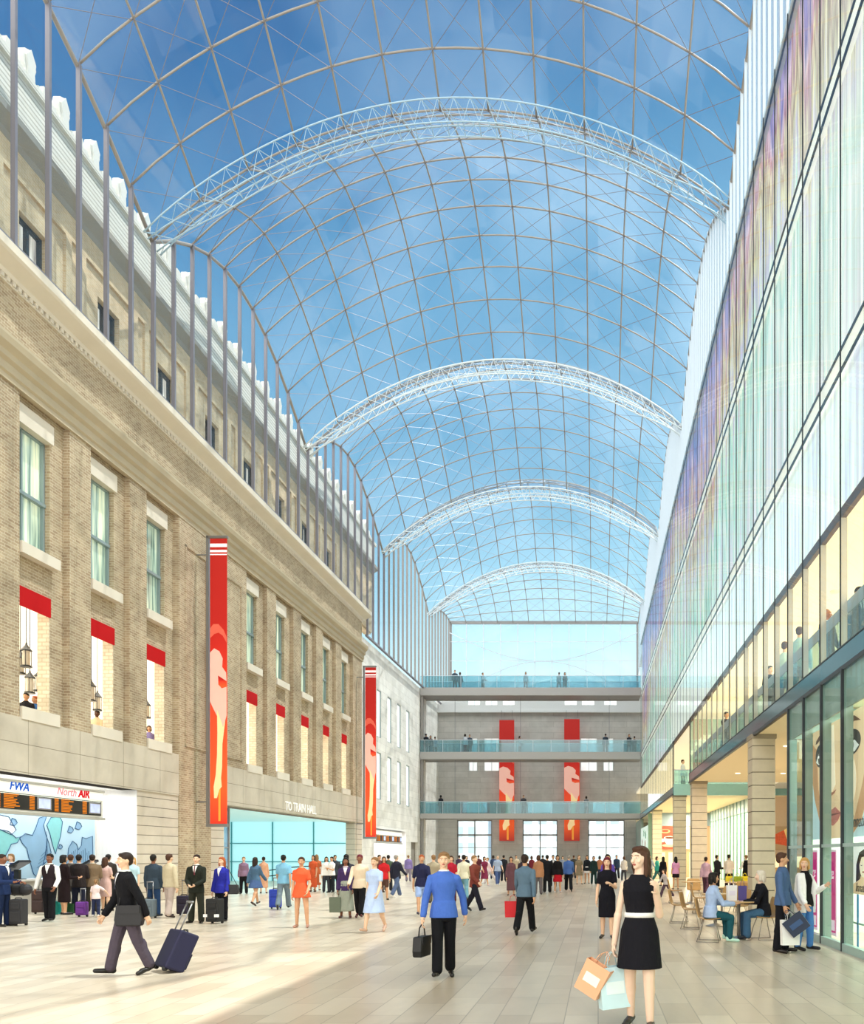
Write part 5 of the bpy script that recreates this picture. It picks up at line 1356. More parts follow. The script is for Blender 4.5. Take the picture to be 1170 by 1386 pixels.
# woman in black dress, right of centre
i = person(ground(866, 1393), 7.8, -12, 1.70, 'f', ('tank', '15151c'), ('skirt', '15151c', .325, .016), ('long', 'brown'), 'p', '2a2522',
           dict(L=(24, 12, 118, 6), R=(-6, 13, 6, -2), lL=(10, 12, 3), lR=(-8, 6, 3)), 'largest foreground woman in black sleeveless dress with a white belt, long brown hair', head=-32)
c = i['T']((0, 0, .62*i['H']))+i['up']; H = i['H']
q = MB(); q.loft([(0, 0, .607*H+i['up'].z, .0865*H, .071*H), (0, 0, .633*H+i['up'].z, .0845*H, .070*H)], 24); i['raw']('belt', q, cloth('f4f4f2'))
h = i['hands']['R']
shopping_bag(h+Vector((-.02, .02, .02)), 18, .30, .40, .12, 'cdeef6', 'pale aqua shopping bag carried by the largest woman, beneath the peach one', -4, side='e6fafd')
shopping_bag(h+Vector((-.06, -.06, .03)), -24, .27, .32, .10, 'f0b48c', 'peach shopping bag swinging in front of the aqua one', 28, side='fff3e6')
# man in blue shirt striding, centre
i = P(601, 1323, 1158, 8, 'm', ('shirt', '4a6fc4', 'f0f0f2'), ('trousers', '121318'), ('short', 'tan'), 'l', '14120f', dict(L=(-22, 17, 14, 0), R=(8, 15, 10, 0), lL=(-8, 8, 0), lR=(16, 6, 0)), 'striding man in loose bright blue shirt and black trousers, centre foreground')
handbag(i['hands']['R']+Vector((0, 0, .03)), 80, .36, .27, .13, '0e0e10', 'black bag carried low by the man in the bright blue shirt', .16)
# man in black suit with rolling case, left foreground
i = P(172, 1320, 1158, -42, 'm', ('jacket', '121217', 'e8e8ec', '3a3a48'), ('trousers', '4e4652'), ('short', 'dark'), 'l', '14110f', dict(L=(-24, 12, 6, 0), R=(10, 8, 22, 0), lL=(-14, 10, 3), lR=(15, 4, 3)), 'hurrying man in black suit jacket and grey trousers, left foreground', lean=4)
h = i['hands']['L']; q = ground(226, 1316)
s = suitcase(q.x, q.y, -42+180+0, .42, .28, .56, '17173a', 'navy upright suitcase rolling behind the hurrying man in black', tilt=24, handle=.42)
handbag(Vector(i['sh']((0, 0, 0)))*0+i['W'] @ Vector((.16, -.02, 1.02)), 10, .36, .28, .12, '15151b', 'black laptop bag at the hip of the hurrying man', .05, strap_to=i['W'] @ Vector((-.06, -.02, 1.42)))

# couple at the shop window
i = P(1060, 1289, 1156, 62, 'm', ('shirt', '4c668e', '3c5478'), ('trousers', '14141a'), ('short', 'brown'), 'm', '1d130e', dict(L=(10, 12, 18, 0), R=(4, 8, 12, 0), lL=(2, 3, 4), lR=(-4, 2, 4)), 'man in denim shirt and dark trousers browsing the shop window', head=18)
h = i['hands']['R']
shopping_bag(h+Vector((.05, -.05, .03)), 10, .32, .42, .1, 'f3f4f2', 'white shopping bag held by the man in the denim shirt', 0)
shopping_bag(h+Vector((-.04, -.10, .05)), -15, .36, .30, .12, '1c2c46', 'navy shopping bag tilted in front of the white one', -38, side='2f4f7a')
i = P(1090, 1286, 1163, 40, 'f', ('tee', '131316'), ('jeans', '4f86c8'), ('bob', 'blond'), 'l', '17181c', dict(L=(26, 10, 92, 14), R=(8, 10, 30, -6), lL=(6, 8, 4), lR=(-4, 3, 4)), 'blond woman in black top, white cardigan and light blue jeans by the shop window', head=-60)
q = MB(); H = i['H']; u = i['up'].z
for s in (-1, 1):
    q.loft([(s*.085*H, 0, .40*H+u, .022*H, .080*H), (s*.088*H, 0, .55*H+u, .022*H, .082*H), (s*.082*H, 0, .70*H+u, .026*H, .078*H), (s*.07*H, .01*H, .80*H+u, .034*H, .058*H), (s*.04*H, .02*H, .835*H+u, .034*H, .045*H)], 14)
    J = i['J']['L' if s > 0 else 'R']; q.rc(i['sh'](J[0]), i['sh'](J[1]), .04*H, .035*H); q.rc(i['sh'](J[1]), i['sh'](J[1]+(J[2]-J[1])*.85), .034*H, .028*H)
q.loft([(0, .055*H, .40*H+u, .085*H, .018*H), (0, .06*H, .6*H+u, .08*H, .018*H), (0, .055*H, .82*H+u, .06*H, .02*H)], 14)
i['child']('cardigan', q, cloth('f3f3f1'))
handbag(i['W'] @ Vector((.17, .03, 1.12)), 60, .30, .2, .1, '121214', 'black shoulder bag of the blond woman in the white cardigan', .02, strap_to=i['W'] @ Vector((.10, .0, 1.40)))

# ================================================================== CAFE
M_shell = pbr('b08a52', .45, noise=.12, nscale=9); M_leg = pbr('a9a39a', .3, .8, noise=0)
def chair_mesh():
    prof = [(-.24, .455), (-.20, .452), (-.10, .44), (.02, .435), (.12, .445), (.185, .48), (.215, .56), (.235, .66), (.255, .76), (.268, .83)]
    q = MB(); n = 9; th = .014; top = []; bot = []
    for k, (y, z) in enumerate(prof):
        t = k/(len(prof)-1); w = .235+.015*math.sin(PI*t)-(.03 if k in (0, len(prof)-1) else 0)
        for j in range(n):
            u = j/(n-1)*2-1; curve = .022*u*u*(1 if t < .5 else -1.6)
            p = Vector((u*w, y+(curve if t >= .5 else 0), z+(curve*.7 if t < .5 else 0))); top.append(p)
            nrm = Vector((0, .0 if t < .5 else 1, -1 if t < .5 else 0)); bot.append(p+nrm*th)
    vs = top+bot; N_ = len(top); fs = []
    R_ = len(prof)
    for a in range(R_-1):
        for b in range(n-1):
            i0 = a*n+b; fs.append((i0, i0+1, i0+n+1, i0+n)); fs.append((N_+i0, N_+i0+n, N_+i0+n+1, N_+i0+1))
    for a in range(R_-1):
        fs.append((a*n, a*n+n, N_+a*n+n, N_+a*n)); fs.append((a*n+n-1, N_+a*n+n-1, N_+a*n+2*n-1, a*n+2*n-1))
    for b in range(n-1):
        fs.append((b, N_+b, N_+b+1, b+1)); i0 = (R_-1)*n+b; fs.append((i0, i0+1, N_+i0+1, N_+i0))
    q.add(vs, fs); return q.mesh('shell', M_shell, True)
shell_me = chair_mesh()
legm = []
for (sx, sy) in ((-1, -1), (1, -1), (-1, 1), (1, 1)):
    q = MB(); q.tube([(sx*.14, sy*.10, .44), (sx*.19, sy*.15-.01, .25), (sx*.225, sy*.21, .008)], .009, 7); legm.append(q.mesh('leg', M_leg, True))
runm = []
for sx in (-1, 1): q = MB(); q.tube([(sx*.225, -.21, .012), (sx*.225, .21, .012)], .008, 6); runm.append(q.mesh('runner', M_leg, True))
q = MB(); q.tube([(0, -.10, .43), (0, .10, .43)], .010, 6)
q.tube([(-.14, -.10, .43), (.14, -.10, .43)], .009, 6); q.tube([(-.14, .10, .43), (.14, .10, .43)], .009, 6); fr_me = q.mesh('seat_frame', M_leg, True)
def chair(x, y, rz, label):
    W = Matrix.Translation((x, y, 0)) @ Matrix.Rotation(rad(rz), 4, 'Z')
    t = empty('cafe_chair', W); tag(t, label, 'chair', 'tan shell chairs of the cafe')
    link('shell', shell_me, W, t); link('seat_frame', fr_me, W, t)
    for l in legm: link('leg', l, W, t)
    for l in runm: link('runner', l, W, t)
def table(x, y, r, label):
    mb = MB(); mb.lathe([(.02, .735), (r*.55, .73), (r-.01, .735), (r, .75), (r-.005, .762), (.0005, .765)], (x, y, 0), 32)
    t = empty('cafe_table', Matrix.Translation((x, y, 0))); tag(t, label, 'table', 'round pale wood cafe tables')
    o = mb.build('tabletop', pbr('c9a878', .35, noise=.1, nscale=3), t, smooth=False)
    mb = MB(); mb.lathe([(.035, .06), (.03, .4), (.035, .70), (.09, .735)], (x, y, 0), 14); mb.build('pedestal', M_leg, t, smooth=True)
    mb = MB(); mb.lathe([(.24, 0), (.24, .012), (.18, .03), (.05, .07), (.03, .09)], (x, y, 0), 24); mb.build('base', M_leg, t, smooth=True)
# chair backs are on +y; facing +x needs a turn of 90 deg
table(2.75, 15.9, .34, 'nearest round cafe table, between the two seated women')
chair(2.12, 15.6, 78, 'nearest tan shell chair, under the seated woman in light blue')
chair(3.28, 16.0, -80, 'tan shell chair under the seated blond woman in dark top')
table(2.75, 19.0, .34, 'round cafe table behind the woman in light blue')
chair(2.1, 18.3, 75, 'tan shell chair second from the front on the left edge of the cafe')
chair(1.98, 19.9, 80, 'tan shell chair third from the front on the left edge of the cafe')
chair(3.35, 19.5, -70, 'tan shell chair right of the second table, empty')
table(3.5, 23.0, .36, 'round cafe table in front of the second stone column')
chair(2.9, 23.2, 85, 'tan shell chair left of the third table'); chair(3.6, 22.2, 185, 'tan shell chair in front of the third table, back to the camera')
chair(4.15, 23.4, -85, 'tan shell chair right of the third table, by the nearest column')
table(4.6, 27.2, .36, 'round cafe table behind the nearest stone column')
chair(4.0, 27.3, 90, 'tan shell chair left of the fourth table'); chair(4.7, 26.4, 178, 'tan shell chair in front of the fourth table'); chair(5.2, 27.4, -90, 'tan shell chair right of the fourth table')
table(3.2, 27.8, .36, 'farthest round cafe table at the open side of the arcade')
chair(2.65, 28.0, 88, 'tan shell chair left of the farthest table'); chair(3.4, 28.6, 5, 'tan shell chair behind the farthest table')
table(6.2, 25.5, .36, 'round cafe table deepest under the arcade')
# seated women
sitp = POSES['sit']
def seated(x, y, face, H, *a, **k):
    return person(Vector((x, y, 0)), y, face, H, *a, **k)
seated(2.15, 15.55, 105, 1.62, 'f', ('sweater', 'a9c0e4'), ('jeans', '1f5560'), ('bob', 'black'), 'm', 'bfe8d8', sitp, 'seated black-haired woman in light blue sweater, back turned, at the nearest table')
seated(3.25, 15.95, -82, 1.66, 'f', ('sweater', '15161d'), ('flare', '3f6282'), ('bob', 'white'), 'p', '1a1d2a', sitp, 'seated woman with pale blond hair in dark sweater and jeans', head=-25)
shopping_bag(Vector((2.62, 15.95, .765)), 10, .20, .30, .09, 'f6f4f6', 'white shopping bag standing on the nearest cafe table', on_ground=True, hcol='8a7ab0', side='ece4f4')
shopping_bag(Vector((2.84, 16.0, .765)), -8, .17, .29, .09, '4a3f86', 'purple shopping bag beside the white one on the nearest table', on_ground=True)
PS = dict(sitp)
seated(6.25, 26.4, 10, 1.7, 'm', ('shirt', 'e6e2da'), ('trousers', '2a2a30'), ('short', 'dark'), 'm', '15120f', PS, 'seated man in pale shirt at the deepest cafe table')
seated(6.75, 25.2, -80, 1.72, 'm', ('jacket', '2a2f45', 'e0e0e0'), ('trousers', '22222a'), ('short', 'dark'), 'm', '15120f', PS, 'seated man in dark jacket, close left of the nearest column')
chair(6.25, 26.5, 0, 'tan shell chair under the seated man in the pale shirt'); chair(6.8, 25.2, -82, 'tan shell chair under the seated man in the dark jacket')
for k, (x, y) in enumerate(((4.35, 27.0), (4.62, 26.95), (4.88, 27.05))):
    handbag(Vector((x, y, 1.06)), 10*k, .24, .18, .15, 'd8c420' if k != 1 else '8aa020', ['yellow bag at the left of the row on the fourth cafe table', 'olive green bag in the middle of the row on the fourth table', 'yellow bag at the right of the row on the fourth cafe table'][k], .10)
P(1010, 1203, 1158, 200, 'm', ('vest', '15151a', 'f4f4f2'), ('trousers', '15151a'), ('short', 'tan'), 'l', '15120f', 'hold', 'waiter in white shirt and black vest behind the yellow bags')
P(987, 1206, 1157, 170, 'm', ('shirt', 'd6cdc4'), ('trousers', '2a2028'), ('short', 'black'), 'm', '15120f', 'hold', 'dark-haired man in beige shirt, back turned, among the cafe tables')
P(971, 1204, 1159, 120, 'm', ('jacket', '2b2a2d', 'd0d0d0'), ('trousers', '24242a'), ('short', 'black'), 'l', '15120f', 'hold', 'man in charcoal suit left of the beige shirt under the arcade')
P(956, 1212, 1163, 160, 'f', ('sweater', 'a58a9c'), ('flare', '4a3040'), ('bun', 'dark'), 'm', '20151a', 'walk', 'woman in mauve top and plum trousers in front of the second column')
P(915, 1204, 1162, 190, 'f', ('tee', 'd79ac4'), ('skirt', '1c141c', .36, .0), ('long', 'black'), 'm', '1a1416', 'stand', 'woman in pink top and dark skirt, long black hair, facing away')
P(890, 1196, 1160, 80, 'f', ('sweater', '3fa596'), ('trousers', '2f6a68'), ('bob', 'brown'), 'l', '22282a', 'walk', 'person in teal right behind the largest woman')
P(898, 1199, 1161, 200, 'f', ('dress_long', '1d1b20', .12, .02), ('none', ''), ('long', 'black'), 'm', '1a1416', 'stand', 'woman in long black dress with long black hair, back turned, near the arcade')
P(902, 1216, 1176, -60, 'f', ('sweater', 'b9b2b4'), ('flare', '4d3d4c'), ('bob', 'brown'), 'l', 'eeeeee', 'stride', 'short person in grey and plum stepping beside the cafe chairs', lean=18)
P(880, 1193, 1160, 30, 'm', ('shirt', '8a93a0'), ('trousers', '3a3d45'), ('short', 'dark'), 'm', '15120f', 'walk2', 'man in slate shirt at the far right corner of the hall')

# ================================================================== TICKET QUEUE (left)
P(4, 1254, 1159, 95, 'm', ('jacket', '1b2c52', 'f0f0f0'), ('trousers', '182646'), ('short', 'dark'), 'd', '14110f', 'hold', 'man in navy jacket cut by the left photo edge')
def bagcase(px, py, *a, **k): g = ground(px, py); return suitcase(g.x, g.y, *a, **k)
bagcase(25, 1253, 5, .30, .26, .58, '2a2a2e', 'black suitcase standing beside the man in the navy jacket', handle=0)
g = ground(26, 1252)
q = MB(); q.rc((g.x-.14, g.y, .86-.02), (g.x+.16, g.y, .86-.02), .14, .14, 16); o = q.build('duffel_bag', pbr('26262b', .7, noise=.2)); tag(o, 'black rounded duffel bag strapped on the black suitcase at far left', 'bag')
for sx in (-.1, .1): q = MB(); q.tube([(g.x+sx+.0, g.y-.145*math.cos(a*PI/6-PI/2), .84+.145*math.sin(a*PI/6-PI/2)) for a in range(7)], .012, 5); q.build('strap', M_black, o)
person(Vector((-17.25, 23.85, 0)), 24, -5, 1.68, 'f', ('jacket', '26315c', 'f4f4f4'), ('skirt', '26315c', .33, .0), ('bob', 'tan'), 'l', '15120f', 'hold', 'ticket agent in navy uniform reading papers behind the counter', frame=FL, head=15)
i = P(67, 1247, 1159, 8, 'm', ('vest', '2b2126', 'f6f6f6'), ('trousers', '17171c'), ('short', 'black'), 'd', '14110f', dict(L=(10, 14, 30, 8), R=(2, 18, 12, 0), lL=(10, 8, 2), lR=(-6, 6, 2)), 'dark-haired man in dark vest with white sleeves by the ticket queue')
bagcase(53, 1237, 15, .32, .24, .62, '3a2826', 'dark brown suitcase held by the vested man', handle=.3)
P(87, 1238, 1158, 150, 'f', ('dress_long', '1c1013', .20, .01), ('none', ''), ('bob', 'black'), 'm', '1a1214', 'hold', 'woman in long black dress right of the vested man')
P(96, 1234, 1160, 200, 'm', ('jacket', '4d4844', 'c0b8b0'), ('trousers', '3d3a38'), ('short', 'brown'), 'm', '15120f', 'hold', 'man in dull brown jacket half hidden behind the woman in black')
P(107, 1236, 1159, 200, 'm', ('jacket', '2c2525', 'd0d0d0'), ('trousers', '1e2134'), ('short', 'black'), 'm', '15120f', 'hold', 'man in dark suit facing the ticket counter')
P(125, 1235, 1162, 210, 'm', ('jacket', '7a6650', 'd0c8b8'), ('trousers', '3c3832'), ('short', 'dark'), 'l', '15120f', 'hold', 'man in tan jacket at the end of the ticket counter')
P(130, 1241, 1191, 200, 'f', ('tee', 'f0dcdc'), ('jeans', '2b3352'), ('pony', 'tan'), 'l', 'ece6e6', dict(L=(10, 12, 12, 0), R=(20, 50, 20, 0), lL=(4, 4, 4), lR=(-4, 4, 4)), 'small child in white shirt and jeans, back turned, beside the purple case')
bagcase(111, 1241, 10, .26, .20, .36, '6a2f8c', 'small purple wheeled case left of the child', handle=.35)
for (px, py, lab) in ((69, 1238, 'left of two teal shopping bags standing on the floor'), (81, 1237, 'right of two teal shopping bags standing on the floor')):
    g = ground(px, py); shopping_bag(g, 5, .3, .36, .14, '27a8a2', lab, on_ground=True, group='teal shopping bags by the queue')
g = ground(97, 1236); shopping_bag(g, -10, .28, .28, .18, '2f5a34', 'dark green bag on the floor between the teal bags and the purple case', on_ground=True)
P(143, 1233, 1162, 170, 'f', ('dress_tee', 'd9b4ac', .26, .0), ('none', ''), ('long', 'brown'), 'l', '1a1416', 'hold', 'long-haired woman in pale pink dress behind the hurrying man in black')
P(147, 1228, 1157, 190, 'm', ('jacket', '3a3430', 'c0c0c0'), ('trousers', '2a2826'), ('short', 'black'), 'm', '15120f', 'stand', 'man in dark brown jacket behind the woman in the pale pink dress')
P(180, 1228, 1161, 10, 'f', ('tee', 'bfe0ea'), ('trousers', '4f5560'), ('long', 'blond'), 'l', '1a1416', 'stand', 'blond woman in light blue top right of the hurrying man')
P(208, 1240, 1159, 185, 'm', ('jacket', '35424f'), ('jeans', '223a5c'), ('short', 'black'), 'd', '15120f', 'stand', 'man in shiny slate leather jacket and jeans, back turned')
bagcase(201, 1243, 5, .34, .26, .46, '5f6c74', 'grey wheeled suitcase left of the man in the leather jacket', handle=.45)
P(230, 1242, 1159, 160, 'm', ('sweater', 'c6b99c'), ('flare', 'b8a8a0'), ('short', 'brown'), 'l', '2a1a14', dict(L=(4, 9, 12, 0), R=(-6, 14, 8, 0), lL=(6, 4, 3), lR=(-10, 4, 3)), 'man in beige sweater and pale trousers, back turned')
bagcase(249, 1239, 10, .32, .26, .50, '2a2338', 'dark plum suitcase right of the man in the beige sweater', handle=.42)
P(266, 1249, 1159, 5, 'm', ('jacket', '22261f', 'ece8e4', '6a3038'), ('trousers', '2a2c24'), ('short', 'dark'), 'l', '1a120e', 'clasp', 'man in dark green-black suit and tie facing the camera below the big banner', head=8)
i = P(300, 1247, 1161, -8, 'f', ('jacket', '2a2f9c', 'f0f0f0'), ('trousers', '14141c'), ('long', 'red'), 'l', '14110f', 'stand', 'red-haired woman in bright blue jacket below the big banner')
bagcase(291, 1250, -8, .34, .26, .56, '17181a', 'black suitcase with white tags standing before the red-haired woman', handle=0, strap='e8e8ea')
handbag(i['W'] @ Vector((.26, .03, .98)), 5, .34, .24, .16, '1c1d22', 'black shoulder bag hanging beside the red-haired woman', .06, strap_to=i['W'] @ Vector((.12, .0, 1.38)))

# ================================================================== MIDDLE CROWD
P(330, 1210, 1164, 20, 'f', ('sweater', '8a7088'), ('trousers', '17171c'), ('short', 'tan'), 'l', '14110f', 'stand', 'woman in mauve sweater at the left edge of the cyan opening')
P(346, 1226, 1162, 170, 'f', ('jacket', '4c6a86'), ('skirt', '48608c', .36, .03), ('long', 'dark'), 'm', '3a3030', 'walk', 'woman in slate blue jacket and blue skirt before the cyan wall')
P(357, 1209, 1163, 200, 'f', ('dress_long', 'dca888', .14, .0), ('none', ''), ('short', 'dark'), 'l', '2a1a14', 'stand', 'person in long peach suit before the cyan wall')
P(384, 1231, 1160, 190, 'm', ('polo', '7fb8d8'), ('trousers', '70808c'), ('short', 'black'), 'm', '17181c', 'walk2', 'man in light blue shirt pulling a bright blue case')
bagcase(373, 1230, 10, .34, .26, .56, '2a45b4', 'bright blue suitcase beside the man in the light blue shirt', handle=.35)
P(408, 1255, 1161, 10, 'f', ('dress_tee', 'e8603a', .42, .02), ('none', ''), ('short', 'brown'), 'm', 'b88a78', 'contra', 'woman in short orange and pink dress left of centre')
P(424, 1207, 1158, -10, 'f', ('dress_tee', 'cf5a34', .12, .0), ('none', ''), ('long', 'brown'), 'm', '2a1a14', 'stand', 'woman in long rust orange dress before the cyan wall')
P(429, 1205, 1157, 190, 'f', ('dress_tee', 'b8623c', .14, .0), ('none', ''), ('long', 'tan'), 'l', '2a1a14', 'stand', 'tawny-haired woman close behind the rust orange dress')
P(442, 1208, 1160, 20, 'f', ('sweater', 'f0f0ee'), ('trousers', '3a3c44'), ('long', 'black'), 'm', '14110f', 'stand', 'left of two women in white tops before the cyan wall')
i = P(449, 1208, 1160, -20, 'f', ('tee', 'f4f4f2'), ('jeans', '20262c'), ('pony', 'black'), 'm', '14110f', 'fold', 'right of two women in white tops, arms folded, dark jeans')
shopping_bag(ground(437, 1208)+Vector((0, 0, .95)), 0, .28, .36, .1, 'f4f6f4', 'white bag carried by the left woman in a white top')
P(454, 1206, 1161, 30, 'm', ('jacket', '3a4048'), ('trousers', '2a2c32'), ('short', 'dark'), 'm', '14110f', 'stand', 'man in dark grey jacket just right of the two women in white tops')
i = P(468, 1242, 1165, 12, 'f', ('jacket', '43305c', 'f0e0e0'), ('skirt', '9aa092', .10, .03), ('bob', 'black'), 'd', '4a1418', 'stand', 'woman in violet jacket and long grey-green skirt')
shopping_bag(i['hands']['R']+Vector((-.05, 0, .05)), 0, .3, .4, .12, '5f6a58', 'grey-green bag held by the woman in the violet jacket')
P(469, 1232, 1157, 190, 'm', ('jacket', '30303a'), ('trousers', '22222a'), ('short', 'black'), 'k', '14110f', 'stand', 'tall man in dark jacket behind the violet jacket')
i = P(487, 1243, 1160, 5, 'm', ('shirt', 'e0cdb4'), ('trousers', '121216'), ('short', 'wine'), 'd', '4a1418', 'walk', 'man in cream shirt and black trousers beside the violet jacket')
handbag(i['hands']['L']+Vector((0, 0, .04)), 0, .3, .3, .12, '3a3236', 'dark bag in the hand of the man in the cream shirt', .15)
P(507, 1262, 1161, -8, 'f', ('dress_tee', 'b8ccf0', .26, .035), ('none', ''), ('short', 'tan'), 'l', 'c8a490', 'walk2', 'woman in pale blue and white dress left of centre')
P(520, 1218, 1160, 20, 'f', ('tee', 'c8242c'), ('shorts', '5a4038'), ('long', 'brown'), 'm', '2a1a14', 'stand', 'woman in red top near the second banner')
P(514, 1208, 1159, 40, 'm', ('shirt', '6a3a3a'), ('trousers', '2a2a30'), ('short', 'black'), 'm', '14110f', 'stand', 'man in dark red shirt left of the woman in red')
P(526, 1206, 1159, 190, 'm', ('shirt', '4a5a4a'), ('trousers', '2a2a30'), ('short', 'black'), 'm', '14110f', 'stand', 'man in dark green shirt right behind the woman in red')
P(537, 1215, 1158, 150, 'm', ('jacket', '2a2c3c'), ('jeans', '5a6a8c'), ('short', 'grey'), 'l', 'e0e0e0', 'walk', 'grey-haired man in dark jacket and jeans walking away')
P(553, 1193, 1159, 185, 'm', ('shirt', '8878b0'), ('trousers', '8a8090'), ('short', 'tan'), 'l', '2a2a30', 'stand', 'man in lilac shirt by the far stone door')
P(571, 1239, 1160, 15, 'm', ('polo', '252848'), ('shorts', '9fb8e8'), ('short', 'red'), 'm', '2a2c50', 'walk2', 'ruddy man in navy shirt and light blue shorts', sleeve=.9)
P(587, 1222, 1159, 200, 'm', ('jacket', 'a89c84'), ('trousers', '6a6458'), ('short', 'tan'), 'l', '2a2018', 'stand', 'man in sand jacket left behind the striding blue shirt')
P(611, 1222, 1159, 10, 'f', ('tee', 'b42438'), ('trousers', '4a2028'), ('bob', 'brown'), 'l', '2a1a14', 'stand', 'woman in crimson shirt right behind the striding blue shirt')
P(628, 1219, 1158, 190, 'm', ('shirt', 'e8e4cc'), ('jeans', '6f9cac'), ('short', 'black'), 'm', '3a3028', 'walk', 'man in cream shirt and faded blue jeans, back turned')
P(643, 1234, 1160, 60, 'm', ('jacket', '7a3c34'), ('trousers', '20202c'), ('short', 'tan'), 'l', '14110f', 'stride', 'man in rust jacket and dark trousers in mid stride')
P(656, 1200, 1160, 30, 'f', ('dress_tee', '7a2c48', .25, .02), ('none', ''), ('bob', 'dark'), 'm', 'e0c8d0', 'walk', 'woman in maroon dress before the left end door')
P(664, 1197, 1163, -60, 'f', ('tee', 'e8d0d8'), ('trousers', 'd0c4c8'), ('short', 'tan'), 'l', 'e0e0e0', 'stride', 'person in pale pink bending forward by the left end door', lean=22)
P(674, 1199, 1163, 20, 'm', ('tee', 'a8b8d4'), ('jeans', '4a5c8a'), ('short', 'grey'), 'l', 'd8d8d8', 'walk2', 'person in pale blue shirt and jeans before the end wall')
P(682, 1194, 1158, 190, 'm', ('jacket', '24242c'), ('trousers', '20202a'), ('short', 'black'), 'm', '14110f', 'walk', 'slim man in black suit below the left end banner')
P(692, 1212, 1160, 10, 'f', ('dress_long', '6a4850', .12, .0), ('none', ''), ('bob', 'dark'), 'm', '2a1a14', 'stand', 'woman in long dusty maroon coat below the left end banner')
i = P(711, 1265, 1160, 172, 'm', ('shirt', '5c7488'), ('trousers', '15161a'), ('short', 'dark'), 'm', '14110f', 'walk2', 'man in grey-blue shirt and black trousers walking away with a red bag')
h = i['hands']['L']
shopping_bag(Vector((h.x-.12, h.y, h.z+.02)), 6, .36, .34, .14, 'd01824', 'bright red shopping bag of the man in the grey-blue shirt')
P(709, 1222, 1157, 200, 'f', ('sweater', '3a3038'), ('trousers', '2a2428'), ('bob', 'black'), 'm', '14110f', 'stand', 'dark-haired woman hidden behind the grey-blue shirt')
i = P(729, 1211, 1158, 190, 'f', ('jacket', 'b08060'), ('trousers', '6a6468'), ('bob', 'brown'), 'l', '2a1a14', 'stand', 'woman in camel jacket with a gold bag')
handbag(i['W'] @ Vector((.2, -.02, 1.05)), 0, .28, .22, .1, 'b07a34', 'golden brown handbag on the woman in the camel jacket', .04, strap_to=i['W'] @ Vector((.1, 0, 1.35)))
P(741, 1208, 1158, 185, 'm', ('coat', '1a1b20'), ('trousers', '1a1b20'), ('short', 'black'), 'm', '14110f', 'stand', 'man in long black coat standing before the middle end door')
P(749, 1200, 1159, 10, 'm', ('jacket', '2a2a34', 'e0e0e0'), ('trousers', '22222c'), ('short', 'black'), 'm', '14110f', 'stand', 'man in dark suit between the black coat and the red skirt')
P(755, 1208, 1158, 12, 'f', ('sweater', '161519'), ('skirt', 'b01828', .28, .015), ('bob', 'black'), 'm', 'e8d8d8', 'stand', 'woman in black top and red skirt')
P(770, 1207, 1160, 185, 'm', ('shirt', '4a6cae'), ('trousers', '1a1c20'), ('short', 'grey'), 'l', '14110f', 'walk', 'man in royal blue shirt and black trousers below the right end banner')
P(784, 1197, 1158, 10, 'f', ('dress_tee', '8a7c66', .3, .02), ('none', ''), ('long', 'tan'), 'l', '2a1a14', 'contra', 'woman in mottled khaki dress right of the end banner')
P(795, 1196, 1158, -10, 'f', ('jacket', '1d2026'), ('skirt', 'eeeaea', .36, .01), ('long', 'black'), 'm', '14110f', 'stand', 'woman in black jacket and white skirt by the right end door')
P(804, 1197, 1159, 10, 'f', ('jacket', '1c3030'), ('trousers', '1c3434'), ('bob', 'dark'), 'm', '14110f', 'stand', 'woman in dark green suit by the right end door')
P(822, 1270, 1162, -5, 'f', ('dress_tee', '14141c', .25, .0), ('none', ''), ('long', 'wine'), 'l', '1a1418', dict(L=(24, 8, 86, 25), R=(2, 10, 10, 0), lL=(5, 6, 2), lR=(-4, 3, 2)), 'woman in long narrow black dress with short sleeves, dark wine hair')
P(823, 1232, 1157, 10, 'f', ('tee', '5a4aa8'), ('trousers', '2a2440'), ('bob', 'black'), 'm', '14110f', 'stand', 'woman in violet top directly behind the narrow black dress')
# back rows before the end wall
cols_ = ['2c2a34', '5a2a34', '3a4a6a', 'b8a890', '6a2430', '22242a', '8a94a8', '3a3a3a', 'a06a50', '20304a', 'c8c0bc', '4a3a50']
desc = ['charcoal jacket', 'maroon jacket', 'denim blue jacket', 'sand jacket', 'dark red jacket', 'black jacket', 'pale slate jacket', 'dark grey jacket', 'copper brown jacket', 'navy jacket', 'off-white jacket', 'plum jacket']
spots = [(632, 1191, 'left of the left end door'), (648, 1190, 'in front of the left end door'), (668, 1190, 'by the pillar under the left end banner'), (699, 1190, 'right of the left end banner'), (720, 1191, 'in front of the middle end door'), (735, 1190, 'by the glazing bar of the middle door'), (762, 1191, 'at the right jamb of the middle door'), (777, 1190, 'under the right end banner'), (812, 1191, 'in front of the right end door'), (835, 1190, 'at the right side of the right end door'), (845, 1192, 'near the right end corner'), (622, 1192, 'near the left end corner')]
for k, (px, py, wh) in enumerate(spots):
    P(px, py, py-32, 180 if k % 3 else 10, 'm' if k % 2 else 'f', ('jacket', cols_[k]), ('trousers', ['22242a', '3a3a44', '2a3450'][k % 3]), ('short' if k % 2 else 'bob', ['black', 'brown', 'dark'][k % 3]), 'm' if k % 2 else 'l', '14110f', ['stand', 'walk', 'contra', 'walk2'][k % 4], f'small distant person in {desc[k]} {wh}')

